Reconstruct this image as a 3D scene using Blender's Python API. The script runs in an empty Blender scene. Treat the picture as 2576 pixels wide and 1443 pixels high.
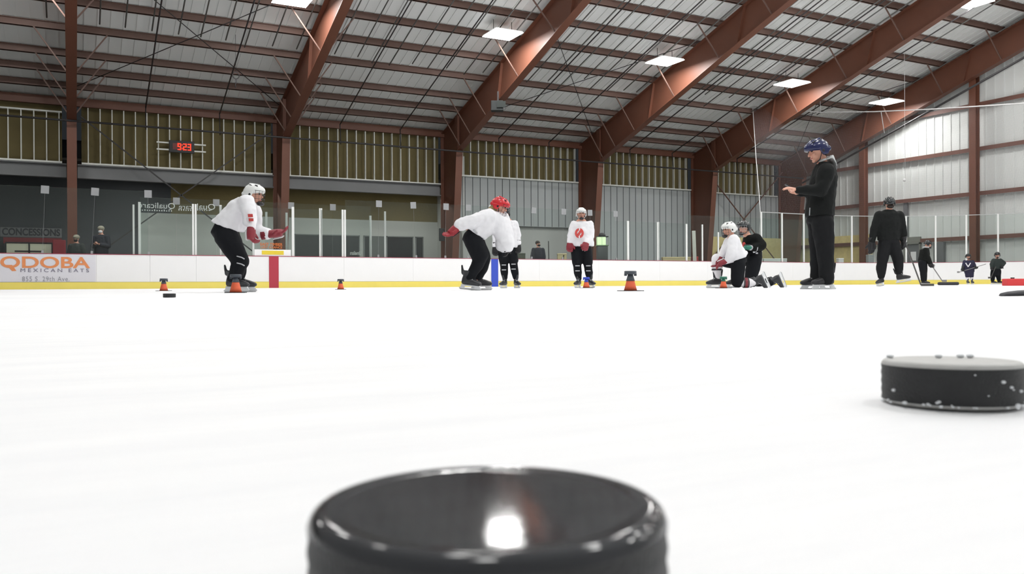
import bpy, bmesh, math, random
from mathutils import Vector, Matrix
random.seed(7)
scene = bpy.context.scene
col = scene.collection
# ------------------------------------------------------------------ camera
# world frame: X runs along the long side of the rink, Y across it, Z up. Camera just above the ice.
F = 2105.0; CX, CY = 1288.0, 721.5
CAMH = 0.072
DEL = math.radians(27.7)
RT = Vector((math.cos(DEL), -math.sin(DEL), 0)); FW = Vector((math.sin(DEL), math.cos(DEL), 0)); UP = Vector((0, 0, 1))
cam = bpy.data.cameras.new('camera'); cam.sensor_width = 36.0; cam.lens = F / 2576 * 36.0
cam.clip_start = 0.01; cam.clip_end = 300
cam.dof.use_dof = True; cam.dof.focus_distance = 22.0; cam.dof.aperture_fstop = 20.0
co = bpy.data.objects.new('camera', cam); col.objects.link(co); scene.camera = co
pit = 6.0 / F; rol = 0.0045
fwd = (FW * math.cos(pit) - UP * math.sin(pit)).normalized()
rt = (RT * math.cos(rol) - UP * math.sin(rol)); rt = (rt - fwd * rt.dot(fwd)).normalized()
upv = rt.cross(fwd).normalized()
co.matrix_world = Matrix(((rt.x, upv.x, -fwd.x, 0), (rt.y, upv.y, -fwd.y, 0), (rt.z, upv.z, -fwd.z, CAMH), (0, 0, 0, 1)))
# ------------------------------------------------------------------ world, exposure
w = bpy.data.worlds.new('world'); scene.world = w; w.use_nodes = True
w.node_tree.nodes['Background'].inputs[0].default_value = (0.8, 0.9, 1, 1)
w.node_tree.nodes['Background'].inputs[1].default_value = 0.02
scene.view_settings.view_transform = 'Standard'; scene.view_settings.look = 'None'
scene.view_settings.gamma = 1; scene.view_settings.use_curve_mapping = False
scene.view_settings.exposure = 0.1
scene.cycles.max_bounces = 6; scene.cycles.diffuse_bounces = 4; scene.cycles.transparent_max_bounces = 18
scene.cycles.sample_clamp_indirect = 6.0
LAMP_W = 225.0         # watts of each ceiling fixture

# ------------------------------------------------------------------ helpers
def yh(px): return 715.5 - 0.0045 * (px - CX)
def at(px, py, z):      # world point seen at pixel (px,py) at depth z
    return RT * ((px - CX) / F * z) + FW * z + UP * (CAMH + (yh(px) - py) / F * z)
def on_y(px, P):        # X coordinate of the point on the plane Y=P seen in column px
    t = (px - CX) / F; z = P / (math.cos(DEL) - math.sin(DEL) * t); return z * (math.sin(DEL) + math.cos(DEL) * t)
def on_x(px, s):
    t = (px - CX) / F; z = s / (math.sin(DEL) + math.cos(DEL) * t); return z * (math.cos(DEL) - math.sin(DEL) * t)
def depth(x, y): return x * math.sin(DEL) + y * math.cos(DEL)
def hgt(px, py, x, y): return CAMH + (yh(px) - py) / F * depth(x, y)

def srgb(r, g, b): return tuple(((c / 255) / 12.92 if c / 255 <= .04045 else ((c / 255 + .055) / 1.055) ** 2.4) for c in (r, g, b))
MATS = {}
def mat(name, c, rough=.6, metal=0, noise=.08, ns=6.0, bump=0.0, bs=40.0, emit=0, spec=.5, coat=0):
    if name in MATS: return MATS[name]
    m = bpy.data.materials.new(name); m.use_nodes = True; nt = m.node_tree; b = nt.nodes['Principled BSDF']
    b.inputs['Roughness'].default_value = rough; b.inputs['Metallic'].default_value = metal
    b.inputs['Specular IOR Level'].default_value = spec
    if coat: b.inputs['Coat Weight'].default_value = coat; b.inputs['Coat Roughness'].default_value = .08
    tc = nt.nodes.new('ShaderNodeTexCoord'); n = nt.nodes.new('ShaderNodeTexNoise'); n.inputs['Scale'].default_value = ns; n.inputs['Detail'].default_value = 4
    nt.links.new(tc.outputs['Object'], n.inputs['Vector'])
    mx = nt.nodes.new('ShaderNodeMix'); mx.data_type = 'RGBA'
    lo = [max(0, v * (1 - noise)) for v in c]; hi = [min(1, v * (1 + noise)) for v in c]
    mx.inputs[6].default_value = (*lo, 1); mx.inputs[7].default_value = (*hi, 1)
    nt.links.new(n.outputs['Fac'], mx.inputs[0]); nt.links.new(mx.outputs[2], b.inputs['Base Color'])
    if bump:
        n2 = nt.nodes.new('ShaderNodeTexNoise'); n2.inputs['Scale'].default_value = bs; nt.links.new(tc.outputs['Object'], n2.inputs['Vector'])
        bp = nt.nodes.new('ShaderNodeBump'); bp.inputs['Strength'].default_value = bump; bp.inputs['Distance'].default_value = .02
        nt.links.new(n2.outputs['Fac'], bp.inputs['Height']); nt.links.new(bp.outputs[0], b.inputs['Normal'])
    if emit: b.inputs['Emission Color'].default_value = (*c, 1); b.inputs['Emission Strength'].default_value = emit
    MATS[name] = m; return m

class MB:
    def __init__(s): s.v = []; s.f = []
    def add(s, vs, fs):
        o = len(s.v); s.v += [tuple(v) for v in vs]; s.f += [tuple(i + o for i in f) for f in fs]; return s
    def box(s, x0, x1, y0, y1, z0, z1, M=None):
        vs = [Vector(p) for p in ((x0,y0,z0),(x1,y0,z0),(x1,y1,z0),(x0,y1,z0),(x0,y0,z1),(x1,y0,z1),(x1,y1,z1),(x0,y1,z1))]
        if M is not None: vs = [M @ v for v in vs]
        return s.add(vs, [(3,2,1,0),(4,5,6,7),(0,1,5,4),(1,2,6,5),(2,3,7,6),(3,0,4,7)])
    def prism(s, poly, d, axis=0):
        # poly: 3d points (planar), d: offset vector
        n = len(poly); a = [Vector(p) for p in poly]; b = [p + Vector(d) for p in a]
        s.add(a + b, [tuple(range(n))[::-1], tuple(range(n, 2*n))] + [(i, (i+1) % n, n + (i+1) % n, n + i) for i in range(n)]); return s
    def bar(s, p, q, wd, th, side=None):
        # rectangular bar between p and q
        p = Vector(p); q = Vector(q); d = (q - p); L = d.length; d.normalize()
        sd = Vector(side) if side is not None else (Vector((0,0,1)).cross(d) if abs(d.z) < .95 else Vector((1,0,0)))
        sd = (sd - d * sd.dot(d)).normalized(); n = d.cross(sd)
        vs = [c + sd * (a * wd / 2) + n * (b * th / 2) for c in (p, q) for a, b in ((-1,-1),(1,-1),(1,1),(-1,1))]
        return s.add(vs, [(3,2,1,0),(4,5,6,7),(0,1,5,4),(1,2,6,5),(2,3,7,6),(3,0,4,7)])
    def loft(s, rings, seg=14, cap=True):
        # rings: (center, ax1, ax2) ellipse axes vectors
        o = len(s.v); n = len(rings)
        for c, a, b in rings:
            for k in range(seg):
                t = 2 * math.pi * k / seg; s.v.append(tuple(Vector(c) + Vector(a) * math.cos(t) + Vector(b) * math.sin(t)))
        for i in range(n - 1):
            for k in range(seg):
                k2 = (k + 1) % seg; s.f.append((o + i*seg + k, o + i*seg + k2, o + (i+1)*seg + k2, o + (i+1)*seg + k))
        if cap: s.f.append(tuple(o + k for k in range(seg))[::-1]); s.f.append(tuple(o + (n-1)*seg + k for k in range(seg)))
        return s
    def tube(s, pts, r, seg=8):
        pts = [Vector(p) for p in pts]; rings = []
        for i, p in enumerate(pts):
            d = (pts[min(i+1, len(pts)-1)] - pts[max(i-1, 0)]).normalized()
            u = Vector((0,0,1)) if abs(d.z) < .9 else Vector((1,0,0))
            a = d.cross(u).normalized(); b = a.cross(d); rr = r[i] if isinstance(r, (list, tuple)) else r
            rings.append((p, a * rr, -b * rr))
        return s.loft(rings, seg)
    def caps(s, p, q, r1, r2, seg=12, fl=1.0, side=None):
        # tapered capsule from p to q, flattened by fl across `side`
        p = Vector(p); q = Vector(q); d = q - p; L = d.length
        if L < 1e-5: d = Vector((0,0,1)); L = 1e-5
        d = d.normalized(); u = Vector(side) if side is not None else (Vector((0,0,1)) if abs(d.z) < .9 else Vector((0,1,0)))
        a = (u - d * u.dot(d)).normalized(); b = d.cross(a); rings = []
        for k in range(1, 5):
            t = math.pi / 2 * k / 4; rings.append((p - d * r1 * math.cos(t), a * r1 * math.sin(t) * fl, b * r1 * math.sin(t)))
        for k in range(4, 0, -1):
            t = math.pi / 2 * k / 4; rings.append((q + d * r2 * math.cos(t), a * r2 * math.sin(t) * fl, b * r2 * math.sin(t)))
        return s.loft(rings, seg)
    def ball(s, c, rx, ry, rz, seg=18, M=None):
        o = Vector(c); rings = []
        for k in range(1, 10):
            t = math.pi * k / 10
            cc = Vector((0, 0, -rz * math.cos(t))); a = Vector((rx * math.sin(t), 0, 0)); b = Vector((0, ry * math.sin(t), 0))
            if M is not None: cc = M @ cc; a = M @ a; b = M @ b
            rings.append((o + cc, a, b))
        return s.loft(rings, seg)
    def lathe(s, prof, seg=32, c=(0,0,0)):
        c = Vector(c); return s.loft([(c + Vector((0,0,z)), Vector((r,0,0)), Vector((0,r,0))) for r, z in prof], seg)
    def build(s, name, m, parent=None, smooth=False, loc=None):
        me = bpy.data.meshes.new(name); me.from_pydata(s.v, [], s.f)
        me.validate(); me.update()
        if smooth:
            for p in me.polygons: p.use_smooth = True
        bm = bmesh.new(); bm.from_mesh(me); bmesh.ops.recalc_face_normals(bm, faces=bm.faces); bm.to_mesh(me); bm.free()
        me.materials.append(m); o = bpy.data.objects.new(name, me); col.objects.link(o)
        if parent: o.parent = parent
        if loc is not None: o.location = loc
        return o
def thing(name, label, cat, loc=(0,0,0), rz=0, group=None):
    o = bpy.data.objects.new(name, None); col.objects.link(o); o.location = loc; o.rotation_euler = (0, 0, rz)
    o.empty_display_size = .2; return tag(o, label, cat, group)
def tag(o, label, cat, group=None, kind=None):
    o['label'] = label; o['category'] = cat
    if group: o['group'] = group
    if kind: o['kind'] = kind
    return o
def struct(o, label=None):
    o['kind'] = 'structure'
    if label: o['label'] = label
    return o
def bevel(o, w=.005, seg=2):
    b = o.modifiers.new('bevel', 'BEVEL'); b.width = w; b.segments = seg; b.limit_method = 'ANGLE'; return o
def text(name, body, size, m, parent=None, loc=(0,0,0), wid=None, off=0.0, ext=.002, mirror=False, spacing=1.0, label=None):
    # lettering as a mesh standing in the X-Z plane, facing -Y; wid stretches it to that width
    c = bpy.data.curves.new(name, 'FONT'); c.body = body; c.size = size; c.extrude = ext; c.offset = off; c.space_character = spacing
    t = bpy.data.objects.new(name, c); col.objects.link(t); bpy.context.view_layer.update()
    me = bpy.data.meshes.new_from_object(t.evaluated_get(bpy.context.evaluated_depsgraph_get())); bpy.data.objects.remove(t)
    x0 = min(v.co.x for v in me.vertices); x1 = max(v.co.x for v in me.vertices); k = wid / (x1 - x0) if wid else 1
    for v in me.vertices:
        x = (v.co.x - x0) * k
        if mirror: x = (x1 - x0) * k - x
        v.co = (x, -v.co.z, v.co.y)
    me.materials.clear(); me.materials.append(m)
    o = bpy.data.objects.new(name, me); col.objects.link(o); o.location = loc
    if parent: o.parent = parent
    if label: o['label'] = label
    return o
def ordinal(i): return ['first','second','third','fourth','fifth','sixth','seventh','eighth','ninth','tenth','eleventh','twelfth','thirteenth','fourteenth','fifteenth','sixteenth','seventeenth','eighteenth','nineteenth','twentieth'][i]

# ------------------------------------------------------------------ materials
RUST = mat('primer_steel', srgb(110, 69, 53), .5, 0, .12, 1.2)
PURL = mat('purlin_steel', srgb(112, 88, 79), .6, 0, .15, 1.5)
GIRT = mat('girt_steel', srgb(112, 78, 68), .55, 0, .1, 2)
GALV = mat('galvanised_steel', srgb(236, 238, 232), .5, .1, .06, 3)
BEAMG = mat('grey_steel_beam', srgb(128, 130, 132), .6, 0, .08, 1.5)
WHITEP = mat('white_board_plastic', srgb(240, 240, 241), .35, 0, .015, 3)
YELL = mat('yellow_kick_plate', srgb(238, 220, 108), .4, 0, .04, 3)
CAPR = mat('red_cap_rail', srgb(150, 62, 80), .4, 0, .05, 3)
REDL = mat('red_line', srgb(176, 52, 70), .4, 0, .04, 3)
BLUEL = mat('blue_line', srgb(52, 78, 190), .4, 0, .04, 3)
POSTW = mat('white_aluminium', srgb(226, 228, 226), .4, .1, .03, 5)
BLACK = mat('black_plastic', srgb(26, 26, 30), .45, 0, .1, 5)
PIPE = mat('black_pipe', srgb(52, 50, 52), .5, 0, .1, 4)
ROPE = mat('white_rope', srgb(225, 225, 225), .8, 0, .05, 20)
DARKW = mat('dark_window', srgb(58, 60, 62), .12, 0, .1, 1)
DRYW = mat('painted_drywall', srgb(190, 193, 190), .7, 0, .03, .8)
SKIN = mat('skin', srgb(214, 160, 138), .55, 0, .06, 20)

def glass_mat():
    m = bpy.data.materials.new('rink_glass'); m.use_nodes = True; nt = m.node_tree; nt.nodes.clear()
    out = nt.nodes.new('ShaderNodeOutputMaterial'); tr = nt.nodes.new('ShaderNodeBsdfTransparent'); tr.inputs[0].default_value = (.93, .955, .945, 1)
    gl = nt.nodes.new('ShaderNodeBsdfGlossy'); gl.inputs['Roughness'].default_value = .05; gl.inputs[0].default_value = (.9, .95, .93, 1)
    df = nt.nodes.new('ShaderNodeBsdfDiffuse'); df.inputs[0].default_value = (.8, .85, .83, 1)
    fr = nt.nodes.new('ShaderNodeFresnel'); fr.inputs[0].default_value = 1.14
    m1 = nt.nodes.new('ShaderNodeMixShader'); nt.links.new(fr.outputs[0], m1.inputs[0]); nt.links.new(tr.outputs[0], m1.inputs[1]); nt.links.new(gl.outputs[0], m1.inputs[2])
    m2 = nt.nodes.new('ShaderNodeMixShader'); m2.inputs[0].default_value = .012
    nt.links.new(m1.outputs[0], m2.inputs[1]); nt.links.new(df.outputs[0], m2.inputs[2]); nt.links.new(m2.outputs[0], out.inputs[0])
    return m
GLASS = glass_mat()
def netting_mat():
    m = bpy.data.materials.new('safety_netting'); m.use_nodes = True; nt = m.node_tree; nt.nodes.clear()
    out = nt.nodes.new('ShaderNodeOutputMaterial'); tr = nt.nodes.new('ShaderNodeBsdfTransparent'); df = nt.nodes.new('ShaderNodeBsdfDiffuse'); df.inputs[0].default_value = (.2, .19, .2, 1)
    tc = nt.nodes.new('ShaderNodeTexCoord'); sp = nt.nodes.new('ShaderNodeSeparateXYZ'); nt.links.new(tc.outputs['UV'], sp.inputs[0])
    vals = []
    for k in range(2):
        a = nt.nodes.new('ShaderNodeMath'); a.operation = 'FRACT'; nt.links.new(sp.outputs[k], a.inputs[0])
        b = nt.nodes.new('ShaderNodeMath'); b.operation = 'LESS_THAN'; b.inputs[1].default_value = .045; nt.links.new(a.outputs[0], b.inputs[0]); vals.append(b)
    mx = nt.nodes.new('ShaderNodeMath'); mx.operation = 'MAXIMUM'; nt.links.new(vals[0].outputs[0], mx.inputs[0]); nt.links.new(vals[1].outputs[0], mx.inputs[1])
    ms = nt.nodes.new('ShaderNodeMixShader'); nt.links.new(mx.outputs[0], ms.inputs[0]); nt.links.new(tr.outputs[0], ms.inputs[1]); nt.links.new(df.outputs[0], ms.inputs[2]); nt.links.new(ms.outputs[0], out.inputs[0])
    return m
NETM = netting_mat()
def ice_mat():
    m = bpy.data.materials.new('ice'); m.use_nodes = True; nt = m.node_tree; b = nt.nodes['Principled BSDF']
    tc = nt.nodes.new('ShaderNodeTexCoord')
    n = nt.nodes.new('ShaderNodeTexNoise'); n.inputs['Scale'].default_value = .9; n.inputs['Detail'].default_value = 6
    mp = nt.nodes.new('ShaderNodeMapping'); mp.inputs['Scale'].default_value = (1, 7, 1); mp.inputs['Rotation'].default_value = (0, 0, .5)
    nt.links.new(tc.outputs['Object'], mp.inputs[0])
    n2 = nt.nodes.new('ShaderNodeTexNoise'); n2.inputs['Scale'].default_value = 3.0; n2.inputs['Detail'].default_value = 8; n2.inputs['Roughness'].default_value = .7
    nt.links.new(tc.outputs['Object'], n.inputs['Vector']); nt.links.new(mp.outputs[0], n2.inputs['Vector'])
    ad = nt.nodes.new('ShaderNodeMath'); ad.operation = 'MULTIPLY'; nt.links.new(n.outputs['Fac'], ad.inputs[0]); nt.links.new(n2.outputs['Fac'], ad.inputs[1])
    rp = nt.nodes.new('ShaderNodeValToRGB'); rp.color_ramp.elements[0].position = .12; rp.color_ramp.elements[0].color = (.87, .875, .90, 1); rp.color_ramp.elements[1].position = .34; rp.color_ramp.elements[1].color = (.95, .95, .96, 1)
    nt.links.new(ad.outputs[0], rp.inputs[0]); nt.links.new(rp.outputs[0], b.inputs['Base Color'])
    b.inputs['Roughness'].default_value = .62; b.inputs['Specular IOR Level'].default_value = .25
    bp = nt.nodes.new('ShaderNodeBump'); bp.inputs['Strength'].default_value = .12; bp.inputs['Distance'].default_value = .004
    nt.links.new(n2.outputs['Fac'], bp.inputs['Height']); nt.links.new(bp.outputs[0], b.inputs['Normal'])
    return m
ICE = ice_mat()

# ------------------------------------------------------------------ building constants
PW = 38.2                                # outer plane of the side wall columns
SEND, PB, RAD = 38.0, 26.6, 8.5           # end of rink, side boards plane, corner radius
SF, SW = 38.9, 39.6                       # last frame, end wall plane
XA, XB = -17.0, SW                        # building extent
RIDGE = 13.2; YN = -11.8
def roof_top(P): return 7.50 + .31 * (PW - P) if P >= RIDGE else 7.50 + .31 * (P - YN)   # top flange of rafters

# rink outline
def rink_path(off=0.0, n=14):
    pts = [Vector((XA + 1, PB + off, 0))]
    cx, cy, r = SEND - RAD, PB - RAD, RAD + off
    for k in range(n + 1):
        a = math.pi / 2 * (1 - k / n); pts.append(Vector((cx + r * math.cos(a), cy + r * math.sin(a), 0)))
    cy2 = 5.6
    for k in range(n + 1):
        a = -math.pi / 2 * k / n; pts.append(Vector((cx + r * math.cos(a), cy2 - .0 + r * math.sin(a), 0)))
    return pts
# ------------------------------------------------------------------ floor
ip = rink_path(-.02)
yn = ip[-1].y
poly = [tuple(p) for p in ip] + [(XA + 1, yn, 0)]
mb = MB(); mb.prism([(p[0], p[1], -.03) for p in poly], (0, 0, .03))
struct(mb.build('floor', ICE), 'white rink ice with faint skate scratches')
mb = MB(); mb.box(XA - .3, XB + .3, YN - 2, 46, -.25, -.03)
struct(mb.build('floor_2', mat('concrete', srgb(96, 94, 90), .8, 0, .15, .7)), 'dark concrete floor around the rink')
# ------------------------------------------------------------------ roof deck with ribs
DECK = mat('roof_sheet', srgb(236, 239, 238), .5, 0, .05, .5)
mb = MB()
for sgn in (0, 1):
    ya, yb = (PW + .3, RIDGE) if sgn == 0 else (YN - .3, RIDGE)
    za = 7.5 + .27 - .31 * .3; zb = roof_top(RIDGE) + .27
    mb.add([(XA, ya, za), (XB, ya, za), (XB, yb, zb), (XA, yb, zb), (XA, ya, za + .1), (XB, ya, za + .1), (XB, yb, zb + .1), (XA, yb, zb + .1)],
           [(3,2,1,0),(4,5,6,7),(0,1,5,4),(1,2,6,5),(2,3,7,6),(3,0,4,7)])
    if sgn == 0:
        k = 0; s_ = XA + .2
        while s_ < XB:
            mb.bar((s_, ya, za - .01), (s_, yb, zb - .01), .05, .04, side=(1, 0, 0)); s_ += .42
struct(mb.build('ceiling', DECK), 'ribbed light grey metal roof sheeting')
# walls
RIBG = mat('ribbed_wall_sheet', srgb(220, 223, 221), .55, 0, .05, .4)
mb = MB()
mb.box(SW, SW + .12, YN - 1, PW + 1, 0, 16)
y = YN
while y < PW:
    mb.box(SW - .035, SW, y, y + .07, 0, 15.5); y += .46
struct(mb.build('wall_end', RIBG), 'tall ribbed pale grey metal end wall')
mb = MB(); mb.box(XA - .15, XA, YN - 1, 46, 0, 16); struct(mb.build('wall_left', RIBG))
mb = MB(); mb.box(XA, XB, YN - .15, YN, 0, 8); struct(mb.build('wall_near', RIBG))
# ------------------------------------------------------------------ steel frames
frames = [(0.0, 'seen edge-on, left of the scoreboard clock'), (8.15, 'directly right of the scoreboard clock'),
          (16.28, 'in the middle, rising above the red helmeted skater'), (24.3, 'standing behind the player with the round red emblem'),
          (32.0, 'rising behind the two kneeling players'), (SF, 'farthest right, against the ribbed end wall')]
KP, KH = 36.3, 6.45
def low_f(P): return KH + .344 * (KP - P) - .0006 * (KP - P) ** 2
PURD = [1.05, 2.2, 3.33, 4.95, 6.5, 8.0, 9.5, 11.0, 12.5, 14.0, 15.5, 17.0, 18.5, 20.0, 21.5, 23.0]
def frame(s, desc):
    t = thing('steel_frame', 'rust red steel portal frame ' + desc, 'steel frame', (s, KP, 0), 0, 'rust red portal frames along the hall')
    L = lambda x, y, z: (x - s, y - KP, z)
    FWD = .34
    c = MB()
    base_in = 37.0
    c.prism([L(s-.008, PW, 0), L(s-.008, base_in, 0), L(s-.008, KP, KH), L(s-.008, KP - .02, roof_top(KP) - .02), L(s-.008, PW, 7.48)], (.016, 0, 0))
    c.bar(L(s, PW, 0), L(s, PW, 7.48), FWD, .03, side=(1,0,0))
    c.bar(L(s, base_in, 0), L(s, KP, KH), FWD, .03, side=(1,0,0))
    c.bar(L(s - .16, KP, KH), L(s - .16, KP, roof_top(KP)), .02, .3, side=(1,0,0)); c.bar(L(s, KP, KH), L(s, KP, roof_top(KP)), .30, .02, side=(1,0,0))
    c.build('column', RUST, t)
    r = MB(); P2 = RIDGE
    r.prism([L(s-.008, KP, KH), L(s-.008, KP-10, low_f(KP-10)), L(s-.008, P2, low_f(P2)), L(s-.008, P2, roof_top(P2)), L(s-.008, KP, roof_top(KP))], (.016, 0, 0))
    r.bar(L(s, KP, KH), L(s, KP-10, low_f(KP-10)), FWD, .03, side=(1,0,0)); r.bar(L(s, KP-10, low_f(KP-10)), L(s, P2, low_f(P2)), FWD, .03, side=(1,0,0))
    r.bar(L(s, PW, roof_top(PW)-.01), L(s, P2, roof_top(P2)-.01), FWD, .03, side=(1,0,0))
    for k in range(3):
        P = KP - 4.2 - 6 * k; r.bar(L(s-.07, P, low_f(P)), L(s-.07, P-.4, roof_top(P-.4)), .12, .02, side=(1,0,0))
    r.build('rafter', RUST, t)
    for d in PURD[1:12:2] + [PURD[2]]:
        P = PW - d
        for sg in (-1, 1):
            if s == SF and sg == 1: continue
            b = MB(); b.bar(L(s + sg * .1, P, low_f(P) + .05), L(s + sg * (1.15 if P > 30 else 1.3), P, roof_top(P) + .02), .045, .045); b.build('flange_brace', PURL, t)
    return t
for s, d in frames: frame(s, d)
# ------------------------------------------------------------------ purlins
for i, d in enumerate(PURD):
    P = PW - d; z = roof_top(P); hh = .25
    b = MB(); b.box(XA, SW - .05, -.012, .012, 0, hh); b.box(XA, SW - .05, -.012, .085, 0, .02); b.box(XA, SW - .05, -.085, .012, hh - .02, hh); b.box(XA, SW - .05, .07, .085, 0, .035)
    o = b.build('roof_purlin', PURL, None, loc=(0, P, z)); tag(o, f'brown steel roof purlin, {ordinal(i)} up the slope from the eave', 'purlin', 'brown purlins under the roof sheeting')
b = MB(); b.box(XA, SW - .05, PW - .1, PW + .08, 7.35, 7.68)
tag(b.build('eave_strut', RUST), 'long rust red beam along the eave above the metal studs', 'beam')
# ------------------------------------------------------------------ dark pipes, rods
def pipe_run(name, p, q, r, label, cat='pipe', m=PIPE, group=None, n=2, parent=None):
    b = MB(); pts = [Vector(p).lerp(Vector(q), k / (n-1)) for k in range(n)]; b.tube(pts, r); o = b.build(name, m, parent, True)
    if label: tag(o, label, cat, group)
    return o
pipe_run('wall_pipe', (XA, 36.0, 6.42), (SF - .4, 36.0, 6.3), .04, 'long dark pipe running level in front of the columns along the side wall')
pipe_run('slope_pipe', (37.9, 20.5, 10.85), (37.9, 35.5, 5.95), .055, 'thick black pipe sloping down in front of the pale end wall')
def under(P, dz=0.12): return roof_top(P) - dz
bays = [(-8.1, 0, 'in the bay at the left edge'), (0, 8.15, 'above the scoreboard clock'), (8.15, 16.28, 'in the bay left of the black speaker'), (16.28, 24.3, 'in the bay right of the black speaker'), (24.3, 32.0, 'in the bay above the kneeling players'), (32.0, 38.9, 'in the last bay beside the end wall')]
ROD = mat('grey_conduit', srgb(120, 122, 120), .5, .2, .1, 3)
for bi, (a, c, d) in enumerate(bays):
    n = [3, 9, 9, 9, 9, 3][bi]; P0s = [31.8, 32.3, 32.0, 31.6, 32.2, 31.2]
    for k in range(n):
        s_ = a + 1.0 + (c - a - 1.6) * k / max(1, n - 1) + random.uniform(-.15, .15)
        Pe = 32.4 + random.choice([0, .3, .5, -.5, 0, .2]); 
        b = MB(); b.tube([(0, Pe, under(Pe)), (0, 14.5, under(14.5))], .026, 6)
        o = b.build('conduit', ROD, None, True, loc=(s_, 0, 0)); tag(o, f'thin grey roof tube, {ordinal(k)} from the left {d}', 'tube', 'grey tubes hung along the roof slope')
    for k, sx in enumerate([a + 2.7, a + 5.6][:2]):
        if bi == 5 and k == 1: continue
        pp = [(sx, 37.5, under(37.5, .3)), (sx, 30, under(30, .25)), (sx, 14.5, under(14.5, .25))]
        b = MB(); b.tube(pp, .028, 6); b.tube([(sx, 37.5, under(37.5, .3)), (sx, 37.4, 6.5)], .024, 6)
        tag(b.build('sprinkler_pipe', PIPE, None, True), f'thick black sprinkler pipe, {["left", "right"][k]} of the two {d}', 'pipe', 'black sprinkler pipes down the roof slope')
# crossed roof rods
for bi in (1, 3, 5):
    a, c, d = bays[bi]
    for k, (p, q) in enumerate((((a + .2, 36.8), (c - .2, 28.2)), ((c - .2, 36.8), (a + .2, 28.2)))):
        b = MB(); b.tube([(p[0], p[1], under(p[1], .04)), (q[0], q[1], under(q[1], .04))], .016, 6)
        tag(b.build('brace_rod', PIPE, None, True), f'thin diagonal bracing rod {d}, rising to the {"right" if k == 0 else "left"}', 'rod', 'crossed bracing rods under the roof')
# wall X bracing in bay 2 and bay 5
for bi, nm in ((1, 'behind the scoreboard clock bay'), (5, 'in the grey bay behind the kneeling players')):
    a, c, d = bays[bi]
    for k, (p, q) in enumerate((((a + .3, 6.9), (c - .3, .9)), ((c - .3, 6.9), (a + .3, .9)))):
        b = MB(); b.bar((p[0], 37.75, p[1]), (q[0], 37.75, q[1]), .05, .05)
        tag(b.build('wall_brace', PIPE if bi == 1 else GIRT), f'diagonal wall brace {nm}, {"falling" if k == 0 else "rising"} to the right', 'brace', 'crossed wall braces')
# ------------------------------------------------------------------ stud walls
INSUL = mat('brown_insulation', srgb(118, 107, 72), .9, 0, .25, .8, .3, 8)
bayz = [(XA, -.35, 5.08, 'at the far left of the photo'), (.35, 7.95, 5.08, 'holding the scoreboard clock'), (8.5, 16.1, 5.05, 'between the second and third rust red columns'),
        (16.6, 24.1, 5.55, 'above the player with the round red emblem'), (24.6, 31.8, 5.52, 'above the grey panels left of the kneeling players'), (32.3, 38.6, 5.45, 'in the dim bay beside the end wall')]
stud_me = {}
for i, (a, c, zb, d) in enumerate(bayz):
    t = thing('stud_wall', 'wall of upright galvanised studs over brown backing ' + d, 'stud wall', (a, PW, zb), 0, 'stud walls under the eave')
    zt = 7.33 - zb if i else 7.05 - zb
    b = MB(); b.box(0, c - a, .28, .32, -.02, 7.6 - zb); b.build('backing_board', INSUL, t)
    b = MB(); b.box(0, c - a, -.06, .12, -.05, .02); b.build('bottom_track', GALV, t)
    if i == 0: b = MB(); b.box(0, c - a, -.06, .12, zt, zt + .06); b.build('top_track', GALV, t)
    n = int((c - a) / .44); x0 = .24
    if i == 0: x0 = (c - a) - .1 - .44 * n
    key = round(zt, 2)
    if key not in stud_me:
        b = MB(); b.box(-.02, .02, -.05, -.045, 0, zt); b.box(-.02, -.016, -.05, .1, 0, zt); b.box(-.02, .02, .095, .1, 0, zt)
        o = b.build('stud', GALV, t); stud_me[key] = o.data; o.location = (x0, 0, 0)
    else:
        o = bpy.data.objects.new('stud', stud_me[key]); col.objects.link(o); o.parent = t; o.location = (x0, 0, 0)
    for k in range(1, n + 1):
        if x0 + .44 * k > c - a - .05: break
        if i == 0 and x0 + .44 * k < 10: continue
        q = o.copy(); col.objects.link(q); q.location = (x0 + .44 * k, 0, 0)
# header beam over the lobby opening
for a, c, d in ((XA, -.2, 'left of the first rust red column'), (.2, 8.0, 'below the scoreboard clock'), (8.35, 16.1, 'above the dark lobby windows')):
    b = MB(); b.box(a, c, PW + .1, PW + .12, 4.5, 5.0); b.box(a, c, PW - .06, PW + .26, 4.98, 5.02); b.box(a, c, PW - .06, PW + .26, 4.46, 4.5)
    tag(b.build('header_beam', BEAMG), 'grey steel header beam ' + d, 'beam', 'grey header beams over the lobby opening')
# ------------------------------------------------------------------ side wall panels
GREYP = mat('grey_wall_sheet', srgb(178, 184, 185), .6, 0, .06, .5)
GDK = mat('groove', srgb(60, 66, 70), .7)
def ribwall(name, a, c, z0, z1, label, m=GREYP):
    b = MB(); b.box(a, c, PW + .06, PW + .16, z0, z1); o = b.build(name, m); struct(o, label)
    b = MB(); x = a + .15
    while x < c - .1: b.box(x, x + .03, PW + .052, PW + .06, z0 + .02, z1 - .02); x += .42
    b.build('panel_grooves', GDK, o); return o
ribwall('wall_side_1', 16.45, 24.2, 3.1, 5.5, 'grey ribbed wall sheets above a white wall')
ribwall('wall_side_2', 24.4, 31.9, 0, 5.47, 'grey ribbed wall sheets behind the bench posts')
ribwall('wall_side_3', 32.1, SW, 0, 5.4, 'grey ribbed wall sheets behind the kneeling players')
b = MB(); b.box(16.45, 24.2, PW + .3, PW + .4, 0, 3.1); struct(b.build('wall_side_4', DRYW), 'plain white lower wall')
OSB = mat('osb_sheet', srgb(240, 218, 156), .8, 0, .22, 5, .2, 30)
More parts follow.
